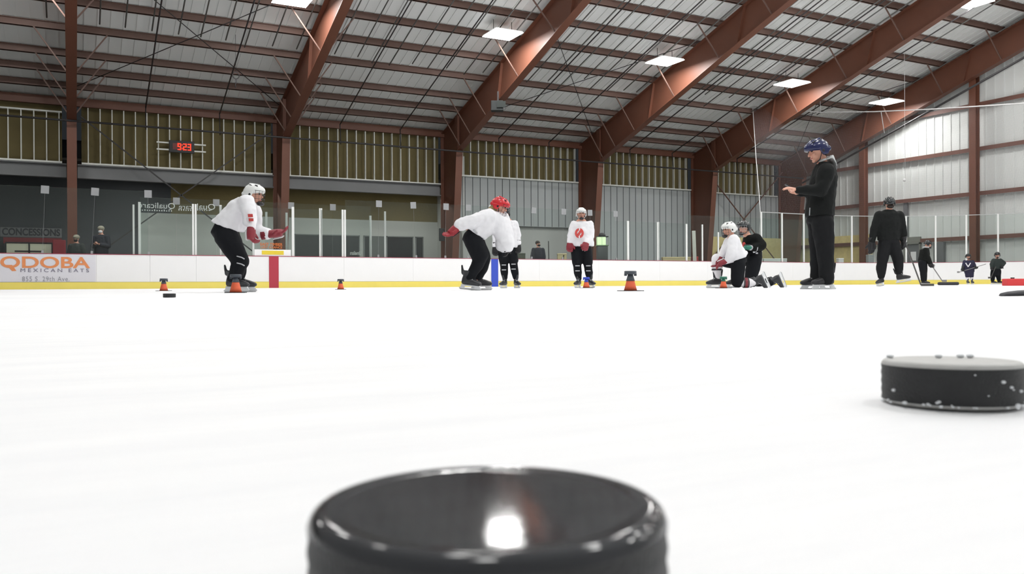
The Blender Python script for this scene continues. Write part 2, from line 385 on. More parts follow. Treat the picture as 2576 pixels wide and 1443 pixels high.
b = MB(); b.box(on_y(1782, PW), SW - .1, PW - .02, PW + .03, 0, 2.85); b.box(SW - .12, SW - .07, 32.0, PW - .02, 0, 2.8)
struct(b.build('wall_side_5', OSB), 'yellowish wood sheeting along the foot of the corner walls')
# lobby
PL = 41.5
xl1 = on_y(350, PL); xl2 = on_y(431, PL); DKW = mat('dark_lobby_wall', srgb(74, 78, 82), .8, 0, .1, .6)
b = MB(); b.box(XA, xl1, PL, PL + .1, 0, 3.42); b.box(XA, xl2, PL, PL + .1, 3.42, 6.5); struct(b.build('wall_lobby_1', DKW), 'dark concession wall at the back of the lobby')
b = MB(); b.box(xl1, 17.4, PL, PL + .1, 0, 3.42); struct(b.build('wall_lobby_2', DRYW), 'pale wall behind the penalty box glass')
b = MB(); b.box(xl2, 17.4, PL + .02, PL + .12, 3.42, 6.5); struct(b.build('wall_lobby_3', INSUL), 'brown insulated band above the pale wall')
b = MB(); b.box(17.3, 17.4, PW, PL, 0, 6.5); struct(b.build('wall_lobby_4', DRYW))
b = MB(); b.box(XA, 17.4, PW + .3, PL + .2, 5.2, 5.3); struct(b.build('ceiling_2', mat('lobby_ceiling', srgb(60, 58, 54), .9)))
# lobby windows
wx = [(740, 905), (915, 932), (972, 1040), (1045, 1065)]
for i, (p, q) in enumerate(wx):
    a, c = on_y(p, PL), on_y(q, PL)
    t = thing(f'window_{i+1}', ['wide dark lobby window behind the bench posts', 'narrow dark lobby window beside the grey door', 'dark lobby window right of the grey door', 'narrow dark lobby window at the right end of the pale wall'][i], 'window', (a, PL, 0)); t['kind'] = 'structure'
    b = MB(); b.box(0, c - a, -.03, -.01, .9, 2.58); b.build('pane', DARKW, t)
    b = MB()
    for u, v in ((0, .05), (c - a - .05, c - a)): b.box(u, v, -.06, -.02, .86, 2.62)
    b.box(0, c - a, -.06, -.02, 2.57, 2.62); b.box(0, c - a, -.06, -.02, .86, .9); b.build('window_frame', mat('grey_frame', srgb(120, 124, 124), .5), t)
t = thing('door_1', 'grey glazed lobby door between the dark windows', 'door', (on_y(936, PL), PL, 0)); t['kind'] = 'structure'
b = MB(); dw = on_y(969, PL) - on_y(936, PL); b.box(0, dw, -.05, -.01, 0, 2.6); b.build('door_leaf', mat('grey_door', srgb(104, 110, 108), .4), t)
b = MB(); b.box(.1, .14, -.09, -.05, .9, 1.3); b.build('door_handle', GALV, t)
# small mirrored lettering on the lobby window
o = text('window_lettering', 'Umelism', .28, mat('white_vinyl', srgb(214, 218, 216), .6), None, (on_y(880, PL), PL - .07, 1.62), wid=on_y(908, PL) - on_y(880, PL), mirror=True, off=.006)
tag(o, 'small mirrored white lettering on the dark lobby window', 'lettering')
# ------------------------------------------------------------------ concessions
sg = thing('concession_sign', 'long grey sign reading CONCESSIONS above the serving window', 'sign', (on_y(2, 40.5), 40.5, 0))
wd = on_y(156, 40.5) - on_y(2, 40.5); zA = hgt(80, 596, on_y(80, 40.5), 40.5); zB = hgt(80, 573, on_y(80, 40.5), 40.5)
b = MB(); b.box(0, wd, -.04, 0, zA, zB); b.build('sign_board', mat('sign_grey', srgb(112, 114, 116), .7), sg)
tx = text('lettering', 'CONCESSIONS', .40, mat('sign_letters', srgb(28, 34, 40), .6), sg, (.06, -.05, zA + .07), off=.012, wid=wd - .12)
b = MB(); b.box(.1, wd, -.03, 0, zA - .28, zA - .03)
o = b.build('banner_strip', mat('dark_red', srgb(120, 40, 46), .7), sg)
a0 = on_y(17, 40.5); a1 = on_y(130, 40.5); zt = hgt(70, 612, on_y(70, 40.5), 40.5)
t = thing('serving_window', 'pale lit serving window below the concessions sign', 'window', (a0, 40.5, 0))
b = MB(); b.box(0, a1 - a0, -.02, 0, .9, zt); b.build('pane', mat('serving_light', srgb(196, 198, 176), .6, 0, .04, 2, emit=.12), t)
b = MB(); b.box(-.05, 0, -.06, .02, .85, zt + .05); b.box(a1 - a0, a1 - a0 + .05, -.06, .02, .85, zt + .05); b.box(0, a1 - a0, -.06, .02, zt, zt + .05); b.box((a1-a0)*.5 - .03, (a1-a0)*.5 + .03, -.06, .02, .85, zt)
b.box((a1-a0)*.18, (a1-a0)*.8, -.06, -.03, zt - .36, zt - .30); b.build('window_frame', BLACK, t)
t0 = on_y(133, 40.0); b = MB(); b.box(t0, on_y(166, 40.0), 39.9, 40.3, 0, hgt(150, 603, t0, 40)); o = bevel(b.build('vending_machine', mat('vending_red', srgb(150, 40, 52), .5)), .03)
tag(o, 'red vending cabinet right of the serving window', 'cabinet')
# ------------------------------------------------------------------ board clock on studs
cP = PW - .12
c0, c1 = on_y(427, cP), on_y(490, cP); zc0 = hgt(458, 383, c0, cP); zc1 = hgt(458, 353, c0, cP)
t = thing('scoreboard_clock', 'black digital clock with red figures 9 23 on the metal studs', 'clock', ((c0 + c1) / 2, cP, (zc0 + zc1) / 2))
W2, H2 = (c1 - c0) / 2, (zc1 - zc0) / 2
b = MB(); b.box(-W2, W2, -.12, 0, -H2, H2); bevel(b.build('housing', BLACK, t), .01)
LED = mat('red_led', srgb(255, 44, 24), .5, 0, 0, 1, emit=3.0)
def seg7(ch, x, s, hgt_, parent):
    segs = {'9': 'abcdfg', '2': 'abged', '3': 'abgcd'}[ch]; w_, h_ = s, hgt_; th = .036; b = MB()
    P = {'a': (0, w_, h_ - th, h_), 'g': (0, w_, h_/2 - th/2, h_/2 + th/2), 'd': (0, w_, 0, th), 'b': (w_ - th, w_, h_/2, h_), 'c': (w_ - th, w_, 0, h_/2), 'f': (0, th, h_/2, h_), 'e': (0, th, 0, h_/2)}
    for q in segs: u, v, z0, z1 = P[q]; b.box(x + u, x + v, -.135, -.121, z0 - h_/2, z1 - h_/2)
    b.build('digit', LED, parent)
for ch, x in (('9', -W2 * .34), ('2', W2 * .10), ('3', W2 * .46)): seg7(ch, x, W2 * .27, H2 * 1.1, t)
b = MB(); b.box(-W2 * .72, -W2 * .38, -.125, -.12, -H2 * .5, H2 * .55); b.build('dim_digit', mat('dim_led', srgb(130, 70, 66), .6), t)
b = MB(); b.box(W2 * .0, W2 * .04, -.13, -.12, .05, .10); b.box(W2 * .0, W2 * .04, -.13, -.12, -.10, -.05); b.build('colon', LED, t)
for sx in (-1, 1):
    for zz in (-.14, .15): b = MB(); b.box(min(sx * W2, sx * (W2 + .48)), max(sx * W2, sx * (W2 + .48)), -.03, .02, zz - .03, zz + .03); b.build('mounting_bracket', GALV, t)
# speaker on column C
p = at(1255, 267, 35.5)
t = thing('loudspeaker', 'black loudspeaker hanging below the middle rust red rafter', 'speaker', p, -DEL)
b = MB(); b.box(-.3, .22, -.2, .2, -.22, .2); bevel(b.build('cabinet', mat('dark_green_black', srgb(28, 34, 34), .6), t), .02)
b = MB(); b.box(-.05, .32, -.26, -.2, -.1, .16); b.build('grille', mat('speaker_grille', srgb(44, 50, 48), .8), t)
b = MB(); b.box(-.03, .03, -.03, .03, .2, .62); b.build('bracket', BLACK, t)
p = at(1112, 590, 40.2); b = MB(); b.box(-.13, .13, -.12, .12, -.3, .3); o = bevel(b.build('loudspeaker', BLACK, None, loc=p), .02); o.rotation_euler[2] = -DEL
tag(o, 'small black wall speaker left of the third rust red column foot', 'speaker')
# hook and ring hanging
p = at(596, 190, 31.0); b = MB(); b.tube([p + Vector((.12 * math.cos(a), .0, .12 * math.sin(a))) for a in [k * math.pi / 8 for k in range(17)]], .018, 6)
b.tube([p + Vector((0, 0, -.12)), p + Vector((.02, 0, -.25)), p + Vector((-.02, 0, -.35)), p + Vector((0, 0, -.45))], .02, 6)
b.tube([p + Vector((0, 0, .12)), Vector((p.x, p.y, roof_top(p.y)))], .006, 5)
tag(b.build('hanging_ring', PIPE, None, True), 'dark ring with a short chain hanging below the roof', 'ring')
# ------------------------------------------------------------------ end wall girts, columns, door
for i, (z, d) in enumerate(((2.28, 'lowest, just above door height'), (4.44, 'second up from the floor'), (6.62, 'third up from the floor'), (8.8, 'fourth up from the floor'), (10.95, 'highest in view at the right edge'))):
    yA = min(PW - .1, PW - (z - 7.3) / .31) if z > 7.3 else PW - .1
    b = MB(); b.box(SW - .24, SW - .04, YN, yA, z - .02, z); b.box(SW - .245, SW - .24, YN, yA, z - .10, z + .1); b.box(SW - .24, SW - .2, YN, yA, z + .08, z + .1)
    if i == 0:
        b = MB()
        for u, v in ((YN, 28.9), (30.0, yA)): b.box(SW - .24, SW - .04, u, v, z - .02, z); b.box(SW - .245, SW - .24, u, v, z - .1, z + .1)
    tag(b.build('wall_girt', GIRT), 'dark brown horizontal girt on the end wall, ' + d, 'girt', 'horizontal girts on the end wall')
for P, d in ((32.3, 'left of the two near the wood sheeting'), (25.8, 'right one, near the right edge of the photo'), (19.3, 'outside the right edge')):
    zt = low_f(P) + .15
    b = MB(); b.box(SW - .56, SW - .26, P - .012, P + .012, 0, zt); b.box(SW - .57, SW - .55, P - .17, P + .17, 0, zt); b.box(SW - .27, SW - .25, P - .17, P + .17, 0, zt)
    if P > 20: tag(b.build('wall_column', RUST), 'rust red end wall column, ' + d, 'column', 'rust red columns on the end wall')
dp0, dp1 = on_x(2320, SW), on_x(2278, SW)
t = thing('door_2', 'grey exit door with a white notice in the end wall', 'door', (SW - .06, (dp0 + dp1) / 2, 0)); t['kind'] = 'structure'
b = MB(); h_ = (dp1 - dp0) / 2; DG = mat('door_grey', srgb(112, 114, 116), .5)
b.box(-.04, 0, -h_ + .08, h_ - .08, 0, 2.1); b.build('door_leaf', DG, t)
b = MB(); b.box(-.1, 0, -h_, -h_ + .08, 0, 2.2); b.box(-.1, 0, h_ - .08, h_, 0, 2.2); b.box(-.1, 0, -h_, h_, 2.12, 2.5); b.build('door_frame', mat('door_frame_grey', srgb(132, 132, 126), .5), t)
b = MB(); b.box(-.05, -.04, -.22, .1, 1.25, 1.72); b.build('notice', WHITEP, t)
yy = on_x(2284, SW); b = MB(); b.box(SW - .2, SW - .08, yy - .1, yy + .1, 2.5, 4.35); tag(b.build('cable_duct', DG), 'grey vertical cable duct above the exit door', 'duct')
yy = on_x(2365, SW); b = MB(); b.box(SW - .25, SW - .05, yy - .35, yy + .2, 0, 2.15); tag(bevel(b.build('electrical_cabinet', DG), .01), 'tall grey cabinet right of the exit door', 'cabinet')
# ------------------------------------------------------------------ dasher boards
def path_len(pts):
    L = [0]
    for a, b in zip(pts, pts[1:]): L.append(L[-1] + (b - a).length)
    return L
BP = rink_path(0, 24); BL = path_len(BP)
def bp_at(l, off=0.0):
    l = max(0, min(BL[-1], l))
    for i in range(len(BL) - 1):
        if l <= BL[i+1] + 1e-9:
            d = (BP[i+1] - BP[i]).normalized(); p = BP[i] + d * (l - BL[i]); n = Vector((-d.y, d.x, 0)); return p + n * off, d
def s2l(s): return s - (XA + 1)
def strip(mb, l0, l1, o0, o1, z0, z1, step=.5):
    n = max(1, int((l1 - l0) / step)) if l1 > s2l(SEND - RAD) - .5 else 1
    for k in range(n):
        a = l0 + (l1 - l0) * k / n; c = l0 + (l1 - l0) * (k + 1) / n
        p0, _ = bp_at(a, o0); p1, _ = bp_at(c, o0); p2, _ = bp_at(c, o1); p3, _ = bp_at(a, o1)
        mb.add([(p.x, p.y, z) for z in (z0, z1) for p in (p0, p1, p2, p3)], [(3,2,1,0),(4,5,6,7),(0,1,5,4),(1,2,6,5),(2,3,7,6),(3,0,4,7)])
    return mb
# off > 0 is outward (normal to the left of travel = +Y on the long side)
LMAX = BL[-1] - 6
seams = [-15.9, -13.8, -11.4, -9, -6.6, -4.2, -1.85, on_y(243, PB), on_y(378, PB), on_y(494, PB), 5.6, on_y(866, PB), 10.2, 12.6, 15.1, 17.7, on_y(1660, PB), 23.0, 25.4, 27.8]
l = s2l(27.8); ls = [s2l(s) for s in seams]
while ls[-1] < LMAX: ls.append(ls[-1] + 2.44)
boards = thing('rink_boards', 'white rink boards with a yellow kick plate and dark red cap rail', 'rink boards', (0, 0, 0))
for a, c in zip(ls, ls[1:]):
    b = MB(); strip(b, a + .002, c - .002, 0, .06, .20, .98); b.build('board_panel', WHITEP, boards)
b = MB(); strip(b, ls[0], LMAX, -.012, .06, 0, .195); b.build('kick_plate', YELL, boards)
b = MB(); strip(b, ls[0], LMAX, -.01, .14, .98, 1.0); b.build('cap_rail', CAPR, boards)
b = MB(); strip(b, ls[0], LMAX, .06, .10, .0, .97); b.build('board_frame', mat('seam_grey', srgb(215, 215, 218), .6), boards)
for px0, px1, m, nm in ((677, 701, REDL, 'red_line_marking'), (1236, 1253, BLUEL, 'blue_line_marking')):
    b = MB(); b.box(on_y(px0, PB), on_y(px1, PB), PB - .018, PB - .001, 0, .98); b.build(nm, m, boards)
# advertising panel
t = thing('advertising_panel', 'pale grey advertising panel with orange lettering on the boards', 'advertisement', (on_y(0, PB), PB - .012, 0))
AX = t.location.x
b = MB(); b.box(-3.3, on_y(243, PB) - AX - .02, 0, .01, .21, .975); b.build('panel', mat('ad_grey', srgb(218, 217, 224), .5, 0, .03, 30), t)
OR = mat('ad_orange', srgb(222, 140, 88), .5); AG = mat('ad_letter_grey', srgb(120, 116, 134), .6); AG2 = mat('ad_letter_pale', srgb(150, 150, 158), .6)
bandz = lambda py, px=120: hgt(px, py, on_y(px, PB), PB)
zq = bandz(673); hq = bandz(645) - zq
xq = on_y(1, PB) - AX; wq = on_y(227, PB) - on_y(1, PB)
text('lettering', 'ODOBA', hq / .72, OR, t, (xq, -.006, zq), off=.009, wid=wq)
b = MB(); qx = on_y(31, PB) - AX; b.prism([(qx - .14, -.006, zq + .07), (qx + .0, -.006, zq + .07), (qx + .10, -.006, zq - .09), (qx + .0, -.006, zq - .1)], (0, .004, 0)); b.build('letter_tail', OR, t)
z2 = bandz(684); h2 = bandz(675) - z2; x2 = on_y(52, PB) - AX
text('lettering', 'MEXICAN EATS', h2 / .7, AG, t, (x2, -.006, z2), off=.0, spacing=1.5, wid=on_y(224, PB) - on_y(52, PB))
z3 = bandz(707); h3 = bandz(695) - z3; x3 = on_y(56, PB) - AX
text('lettering', '855 S. 29th Ave.', h3 / .7, AG2, t, (x3, -.006, z3), off=.0, spacing=1.15, wid=on_y(175, PB) - on_y(56, PB))
# ------------------------------------------------------------------ glass panes, clips, posts
SEC = {k: thing('rink_glass', l, 'rink glass', (0, 0, 0), 0, 'sections of clear glass above the boards') for k, l in (('side', 'tall clear glass screen with white square clips above the side boards'), ('box', 'lower clear glass of the penalty box between white posts'), ('rear', 'rear glass screen behind the penalty box bench'), ('bench', 'clear glass above the side boards around the four slim white posts'), ('end', 'tall clear glass screen around the curved end of the rink'))}
def pane(a, c, z1, sec, off=.05):
    b = MB(); strip(b, a + .006, c - .006, off, off + .012, 1.0, z1); return b.build('glass_pane', GLASS, SEC[sec])
CLIP = mat('clip_plastic', srgb(146, 148, 150), .6)
clips = [(115, 0), (241, 0), (374, 0), (955, 0), (1041, 0), (1124, 0), (1180, 0), (1345, 0), (1420, 0), (1486, 0), (1550, 0)]
cl = [s2l(on_y(p, PB)) for p, _ in clips]
first = s2l(-2.2)
descs = ['left of the concessions sign end', 'in front of the first rust red column', 'in front of the masked onlooker', None, 'right of the wide bench post', 'above the dark windows', 'left of the third rust red column', 'behind the stooping skater', 'behind the red helmeted skater', 'above the onlooker in the dark jacket', 'left of the player with the emblem', 'right of the player with the emblem']
edges = [first - 1.3, first] + cl[:3]
for i in range(4): pane(edges[i], edges[i+1], 2.85, 'side')
e2 = [s2l(on_y(870, PB))] + cl[3:]
for i in range(len(e2) - 1): pane(e2[i], e2[i+1], 2.85, 'side')
e3 = [s2l(on_y(p, PB)) for p in (1550, 1581, 1657, 1728, 1768, 1808)]; e3.append(s2l(SEND - RAD))
for i in range(len(e3) - 1): pane(e3[i], e3[i+1], 2.5 if i < 3 else 2.85, 'bench')
for (p, _), l_ in zip(clips, cl):
    q, d = bp_at(l_, .05); b = MB(); b.box(-.10, .10, -.03, -.012, -.2, .02); b.tube([(0, -.015, -.2), (0, -.015, -1.80)], .0025, 5); b.box(-.03, .03, -.05, -.01, -1.87, -1.78)
    o = b.build('glass_clip', CLIP, None, loc=(q.x, q.y, 2.86)); o.rotation_euler[1] = random.uniform(-.06, .06)
    k = [c for c, _ in clips].index(p)
    tag(o, f'small white square clip on top of the rink glass, {ordinal(k)} from the left', 'clip', 'white clips along the top of the glass')
def post(px, wid, off, z1, label, n=1, z0=1.0):
    for k in range(n):
        s_ = on_y(px, PB + off) ; b = MB(); b.box(s_ - wid/2, s_ + wid/2, PB + off, PB + off + .05, z0, z1)
        if n > 1: b = MB(); b.box(s_ - wid/2, s_ - wid*.08, PB + off, PB + off + .05, z0, z1); b.box(s_ + wid*.08, s_ + wid/2, PB + off + .01, PB + off + .05, z0, z1)
        o = bevel(b.build('glass_post', POSTW), .004); tag(o, label, 'post', 'white posts holding the bench glass'); break
post(337, .05, .06, 2.45, 'thin white glass post at the left end of the penalty box, outer of the pair')
post(352, .07, .06, 2.53, 'white glass post at the left end of the penalty box, inner of the pair')
post(490, .13, .03, 2.53, 'wide white glass post left of the crouching skater', 2)
post(556, .07, .05, 2.53, 'white glass post directly behind the back of the crouching skater')
post(638, .06, .05, 2.53, 'white glass post behind the near glove of the crouching skater')
post(738, .08, .04, 2.56, 'white glass post at the right end of the yellow striped panel')
post(808, .10, .04, 2.55, 'doubled white glass post left of the widest bench post', 2)
post(866, .14, .03, 2.53, 'widest white glass post above a board seam', 2)
post(970, .06, .05, 2.53, 'slim white glass post before the dark lobby windows')
post(1581, .10, .04, 2.52, 'white glass post above the largest orange cone')
post(1657, .12, .04, 2.52, 'doubled white glass post right of the largest orange cone', 2)
post(1728, .08, .04, 2.49, 'white glass post left of the leaning pale plank')
post(1768, .06, .04, 2.49, 'white glass post right of the leaning pale plank')
post(1808, .06, .04, 2.2, 'short white glass post behind the kneeling player in white')
post(671, .07, 1.9, 2.53, 'slim rear post behind the yellow striped panel, left one')
post(722, .07, 1.9, 2.53, 'slim rear post behind the yellow striped panel, right one')
post(933, .07, 1.9, 2.53, 'slim rear post beside the grey lobby door')
# penalty box glass between posts
e4 = [on_y(p, PB) for p in (352, 490, 556, 638, 738, 808, 866)]
for i in range(len(e4) - 1): pane(s2l(e4[i]), s2l(e4[i+1]), 2.5, 'box')
rl = [on_y(p, PB + 1.9) for p in (352, 445, 545, 640, 733, 838, 935)]
for i in range(len(rl) - 1):
    b = MB(); b.box(rl[i] + .01, rl[i+1] - .01, PB + 1.9, PB + 1.912, 1.0, 2.85); b.build('glass_pane', GLASS, SEC['rear'])
    if i < 5:
        b = MB(); b.box(-.1, .1, -.03, -.012, -.2, .02); o = b.build('glass_clip', CLIP, None, loc=(rl[i+1], PB + 1.9, 2.86)); tag(o, f'dim square clip on the rear penalty box glass, {ordinal(i)} from the left', 'clip', 'clips along the rear glass')
b = MB(); b.box(on_y(340, PB+1.9), on_y(935, PB+1.9), PB + 1.92, PB + 2.0, 0, .98)
tag(b.build('bench_back_wall', WHITEP), 'low white wall behind the penalty box bench', 'wall')
# mirrored lettering on rear glass
VW = mat('white_vinyl', srgb(214, 218, 216), .6)
ly = PB + 1.88
def glass_word(body, xl_, xr_, yb, yt, nm):
    a = on_y(xl_, ly); c = on_y(xr_, ly); z0 = hgt(xl_, yb, a, ly); z1 = hgt(xl_, yt, a, ly)
    return text(nm, body, (z1 - z0) / .72, VW, None, (a, ly - .01, z0), mirror=True, off=-.001, wid=c - a)
tag(glass_word('Qualicare', 349, 441, 522, 507, 'glass_lettering'), 'mirrored white Qualicare lettering on the glass, leftmost and whole', 'lettering')
tag(glass_word('care', 451, 484, 525, 513, 'glass_lettering'), 'mirrored white word end care left of the wide post', 'lettering')
tag(glass_word('Qual', 497, 542, 526, 511, 'glass_lettering'), 'mirrored white word start Qual right of the wide post', 'lettering')
for k, (x0_, x1_) in enumerate(((352, 432), (450, 486), (497, 530))):
    a = on_y(x0_, ly); c = on_y(x1_, ly); b = MB(); z0 = hgt(x0_, 527, a, ly); x_ = a
    while x_ < c: b.box(x_, x_ + .03, ly - .012, ly - .008, z0 - .03, z0 + random.uniform(.0, .03)); x_ += .07
    tag(b.build('glass_small_print', VW), f'row of tiny white print under the mirrored lettering, {ordinal(k)} from the left', 'lettering')
# score panel with yellow bar
a, c = on_y(641, PB - .02), on_y(733, PB - .02)
t = thing('score_table_panel', 'white panel with a yellow stripe above the red line', 'panel', (a, PB + .02, 1.0))
b = MB(); b.box(0, c - a, 0, .04, 0, .2); b.build('panel', WHITEP, t)
b = MB(); b.box((c-a)*.2, (c-a)*.8, -.008, 0, .04, .165); bevel(b.build('yellow_stripe', mat('stripe_yellow', srgb(226, 200, 56), .5), t), .01)
OL = mat('orange_vinyl', srgb(196, 104, 40), .6); a = on_y(656, ly); 
zo = hgt(684, 617.5, on_y(684, PB), PB); zo2 = hgt(684, 624.5, on_y(684, PB), PB)
tag(text('glass_lettering', 'EAST TIMBER', .12, OL, None, (on_y(656, PB), PB + .03, zo), off=.003, wid=on_y(712, PB) - on_y(656, PB)), 'orange lettering on the glass above the yellow stripe, upper line', 'lettering')
tag(text('glass_lettering', 'LAST CHANCE', .10, OL, None, (on_y(657, PB), PB + .03, zo2), off=.002, wid=on_y(711, PB) - on_y(657, PB)), 'orange lettering on the glass above the yellow stripe, lower line', 'lettering')
# end glass: tall panes with posts round the corner
def find_l(px):   # arc length of the board path seen in column px (right part)
    best = None
    for k in range(2400):
        l_ = s2l(26) + k * .015
        if l_ > LMAX: break
        p, _ = bp_at(l_, .05); x = CX + F * (p.dot(RT)) / p.dot(FW)
        if best is None or abs(x - px) < best[0]: best = (abs(x - px), l_)
    return best[1]
epx = [1912, 1967, 2022, 2083, 2143, 2211, 2280, 2354, 2431, 2511, 2590]
el = [find_l(p) for p in epx]
names = ['below the hanging corner of the net', 'right of the kneeling players', 'left of the standing man in dark clothes', 'hidden behind the standing man in dark clothes', 'right of the standing man in dark clothes', 'left of the skater seen from behind', 'right of the skater seen from behind', 'right of the person pushing a stick', 'behind the child in the navy jersey', 'behind the child with a raised elbow', 'at the right edge of the photo']
pane(s2l(SEND - RAD), el[0], 2.85, 'bench')
for i, l_ in enumerate(el):
    if i == 3 or i == 5: pass
    q, d = bp_at(l_, .05); b = MB(); b.box(-.035, .035, -.03, .03, 0, 2.12); o = bevel(b.build('glass_post', POSTW, None, loc=(q.x, q.y, 1.0)), .004); o.rotation_euler[2] = math.atan2(d.y, d.x)
    tag(o, 'tall white glass post ' + names[i], 'post', 'tall white posts at the end of the rink')
    if i < len(el) - 1:
        pane(l_, el[i+1], 3.12, 'end')
b = MB(); strip(b, el[0], el[-1], .04, .075, 3.1, 3.13); b.build('top_rail', mat('thin_rail', srgb(176, 178, 178), .5), SEC['end'])
# ------------------------------------------------------------------ netting behind the goal
netp = [(1895, 265, 44.0), (1960, 274, 43.6), (2065, 282.5, 43.0), (2200, 281, 41.5), (2340, 275, 40.0), (2460, 267.5, 38.5), (2576, 260, 37.2), (2680, 252, 36.3)]
top = [at(*p) for p in netp]
sag = []
for a, c in zip(top, top[1:]):
    for k in range(4): sag.append(a.lerp(c, k / 4))
sag.append(top[-1])
t = thing('safety_net', 'fine protective netting hung behind the end of the rink', 'net', (0, 0, 0))
b = MB(); b.tube(sag, .03, 6); b.build('top_rope', ROPE, t, True)
side = [top[0], at(1903, 400, 43.2), at(1909, 470, 42.5), at(1914, 545, 41.8), at(1911, 590, 41.5)]
b = MB(); b.tube(side, .022, 6); b.build('side_rope', ROPE, t, True)
me = bpy.data.meshes.new('mesh_net'); vs = []; fs = []; uv = []
L = path_len(sag)
bots = []
for i, p in enumerate(sag):
    f_ = i / (len(sag) - 1); l_ = el[0] + (el[-1] + 3 - el[0]) * f_; q, _ = bp_at(min(l_, LMAX), .05); bots.append(Vector((q.x, q.y, 3.1)))
for p, q in zip(sag, bots): vs += [tuple(p), tuple(q)]
n = len(sag)
for i in range(n - 1): fs.append((2*i, 2*i+1, 2*i+3, 2*i+2))
me.from_pydata(vs, [], fs); ul = me.uv_layers.new(name='UV')
for pi, pl in enumerate(me.polygons):
    for li in pl.loop_indices:
        vi = me.loops[li].vertex_index; i = vi // 2; ul.data[li].uv = (L[i] / .05, (vs[vi][2]) / .05)
me.materials.append(NETM); o = bpy.data.objects.new('netting', me); col.objects.link(o); o.parent = t
for px, y0, y1, z_ in ((1966, 210, 275, 43.5), (2065, 230, 282, 43.0)):
    b = MB(); a = at(px, y1, z_); b.tube([a, Vector((a.x, a.y, roof_top(a.y)))], .012, 5); b.build('hanger_cord', ROPE, t, True)
b = MB(); b.tube([at(2218, 282, 41.3), at(2226, 335, 41.3)], .02, 5); b.build('hanger_cord', ROPE, t, True)
p = at(2277, 340, 40); b = MB(); b.tube([Vector((p.x, p.y, roof_top(p.y))), at(2278, 452, 40)], .008, 5); b.ball(at(2276, 453, 40), .07, .07, .08); tag(b.build('hanging_pull', ROPE, None, True), 'small pale pull ball on a thin cord before the end wall', 'cord')
# ------------------------------------------------------------------ ceiling lamps
LENS = mat('lamp_lens', (1, 1, 1), .5, 0, 0, 1, emit=12)
def lamp(s, P, label=None, z=None):
    z = z if z is not None else roof_top(P) - .55
    t = thing('ceiling_lamp', label or 'square white ceiling lamp outside the view', 'lamp', (s, P, z), 0, 'bright square lamps under the roof')
    b = MB(); b.box(-.58, .58, -.58, .58, .02, .07); b.build('housing', POSTW, t)
    b = MB(); b.box(-.6, .6, -.6, .6, -.0, .02); b.build('lens', LENS, t)
    b = MB(); b.tube([(-.4, 0, .12), (-.4, 0, .55)], .012, 5); b.tube([(.4, 0, .12), (.4, 0, .55)], .012, 5); b.build('hanger', PIPE, t)
    l = bpy.data.lights.new('lamp_light', 'AREA'); l.shape = 'SQUARE'; l.size = 1.16; l.energy = LAMP_W; l.color = (1, .985, .96)
    o = bpy.data.objects.new('lamp_light', l); col.objects.link(o); o.parent = t; o.location = (0, 0, -.02)
    return t
vis = {(0, 0): 'cut off by the top edge, left of the second rafter', (0, 1): 'left of the middle rafter, above the black speaker', (0, 2): 'third from the left, beside the fourth rafter', (0, 3): 'above the left part of the safety net', (0, 4): 'rightmost of the row, beside the end wall'}
for k, (s, P, z) in enumerate(((6.8, 29.2, 9.95), (14.97, 29.2, 9.85), (22.9, 29.2, 9.75), (30.5, 29.2, 9.6), (37.3, 29.3, 9.4))):
    lamp(s, P, 'bright square ceiling lamp ' + vis[(0, k)], z)
lamp(34.1, 22.5, 'bright square ceiling lamp at the top right corner of the photo', 12.0)
for s in (-1.4,): lamp(s, 29.2, None, 9.85)
for s in (2, 10, 18, 26): lamp(s, 22.2)
for s in (0, 8, 16, 24, 32): lamp(s, 15.0)
for s in (2, 10, 18, 26, 34): lamp(s, 7.5)
for s in (0, 8, 16, 24, 32): lamp(s, 0.5)

# ------------------------------------------------------------------ people
WJ = mat('white_jersey', srgb(232, 232, 236), .8, 0, .03, 3, .25, 9)
BJ = mat('black_jersey', srgb(21, 23, 22), .8, 0, .12, 3, .25, 9, spec=.15)
BP_ = mat('black_pants', srgb(22, 24, 28), .75, 0, .15, 3, .25, 12, spec=.15)
GLR = mat('dark_red_glove', srgb(134, 40, 52), .6, 0, .1, 8)
GLK = mat('black_glove', srgb(24, 24, 27), .7, 0, .1, 8)
HW = mat('white_helmet', srgb(226, 228, 226), .25, 0, .01, 4)
HR = mat('red_helmet', srgb(200, 44, 52), .22, 0, .03, 4)
HB = mat('black_helmet', srgb(34, 38, 40), .22, 0, .05, 4)
HN = mat('navy_helmet', srgb(30, 36, 78), .2, 0, .05, 4)
HOODG = mat('grey_hood', srgb(186, 188, 188), .9, 0, .05, 8, .3, 30)
HAIRB = mat('blond_hair', srgb(146, 128, 84), .8, 0, .2, 30); HAIRD = mat('dark_hair', srgb(46, 38, 34), .8, 0, .2, 30)
SOCKW = mat('white_sock', srgb(234, 232, 236), .8, 0, .03, 6)
BLADEH = mat('blade_holder_white', srgb(228, 230, 232), .4, 0, .03, 4); STEEL = mat('blade_steel', srgb(170, 172, 174), .25, .9, .05, 4)
CAGE = mat('cage_wire', srgb(52, 52, 56), .4, .4, .05, 4)
EYE = mat('eye_dark', srgb(40, 30, 28), .3)
LIPS = mat('lips', srgb(176, 104, 96), .6, 0, .05, 10)
GREYB = mat('grey_print', srgb(176, 178, 182), .6)

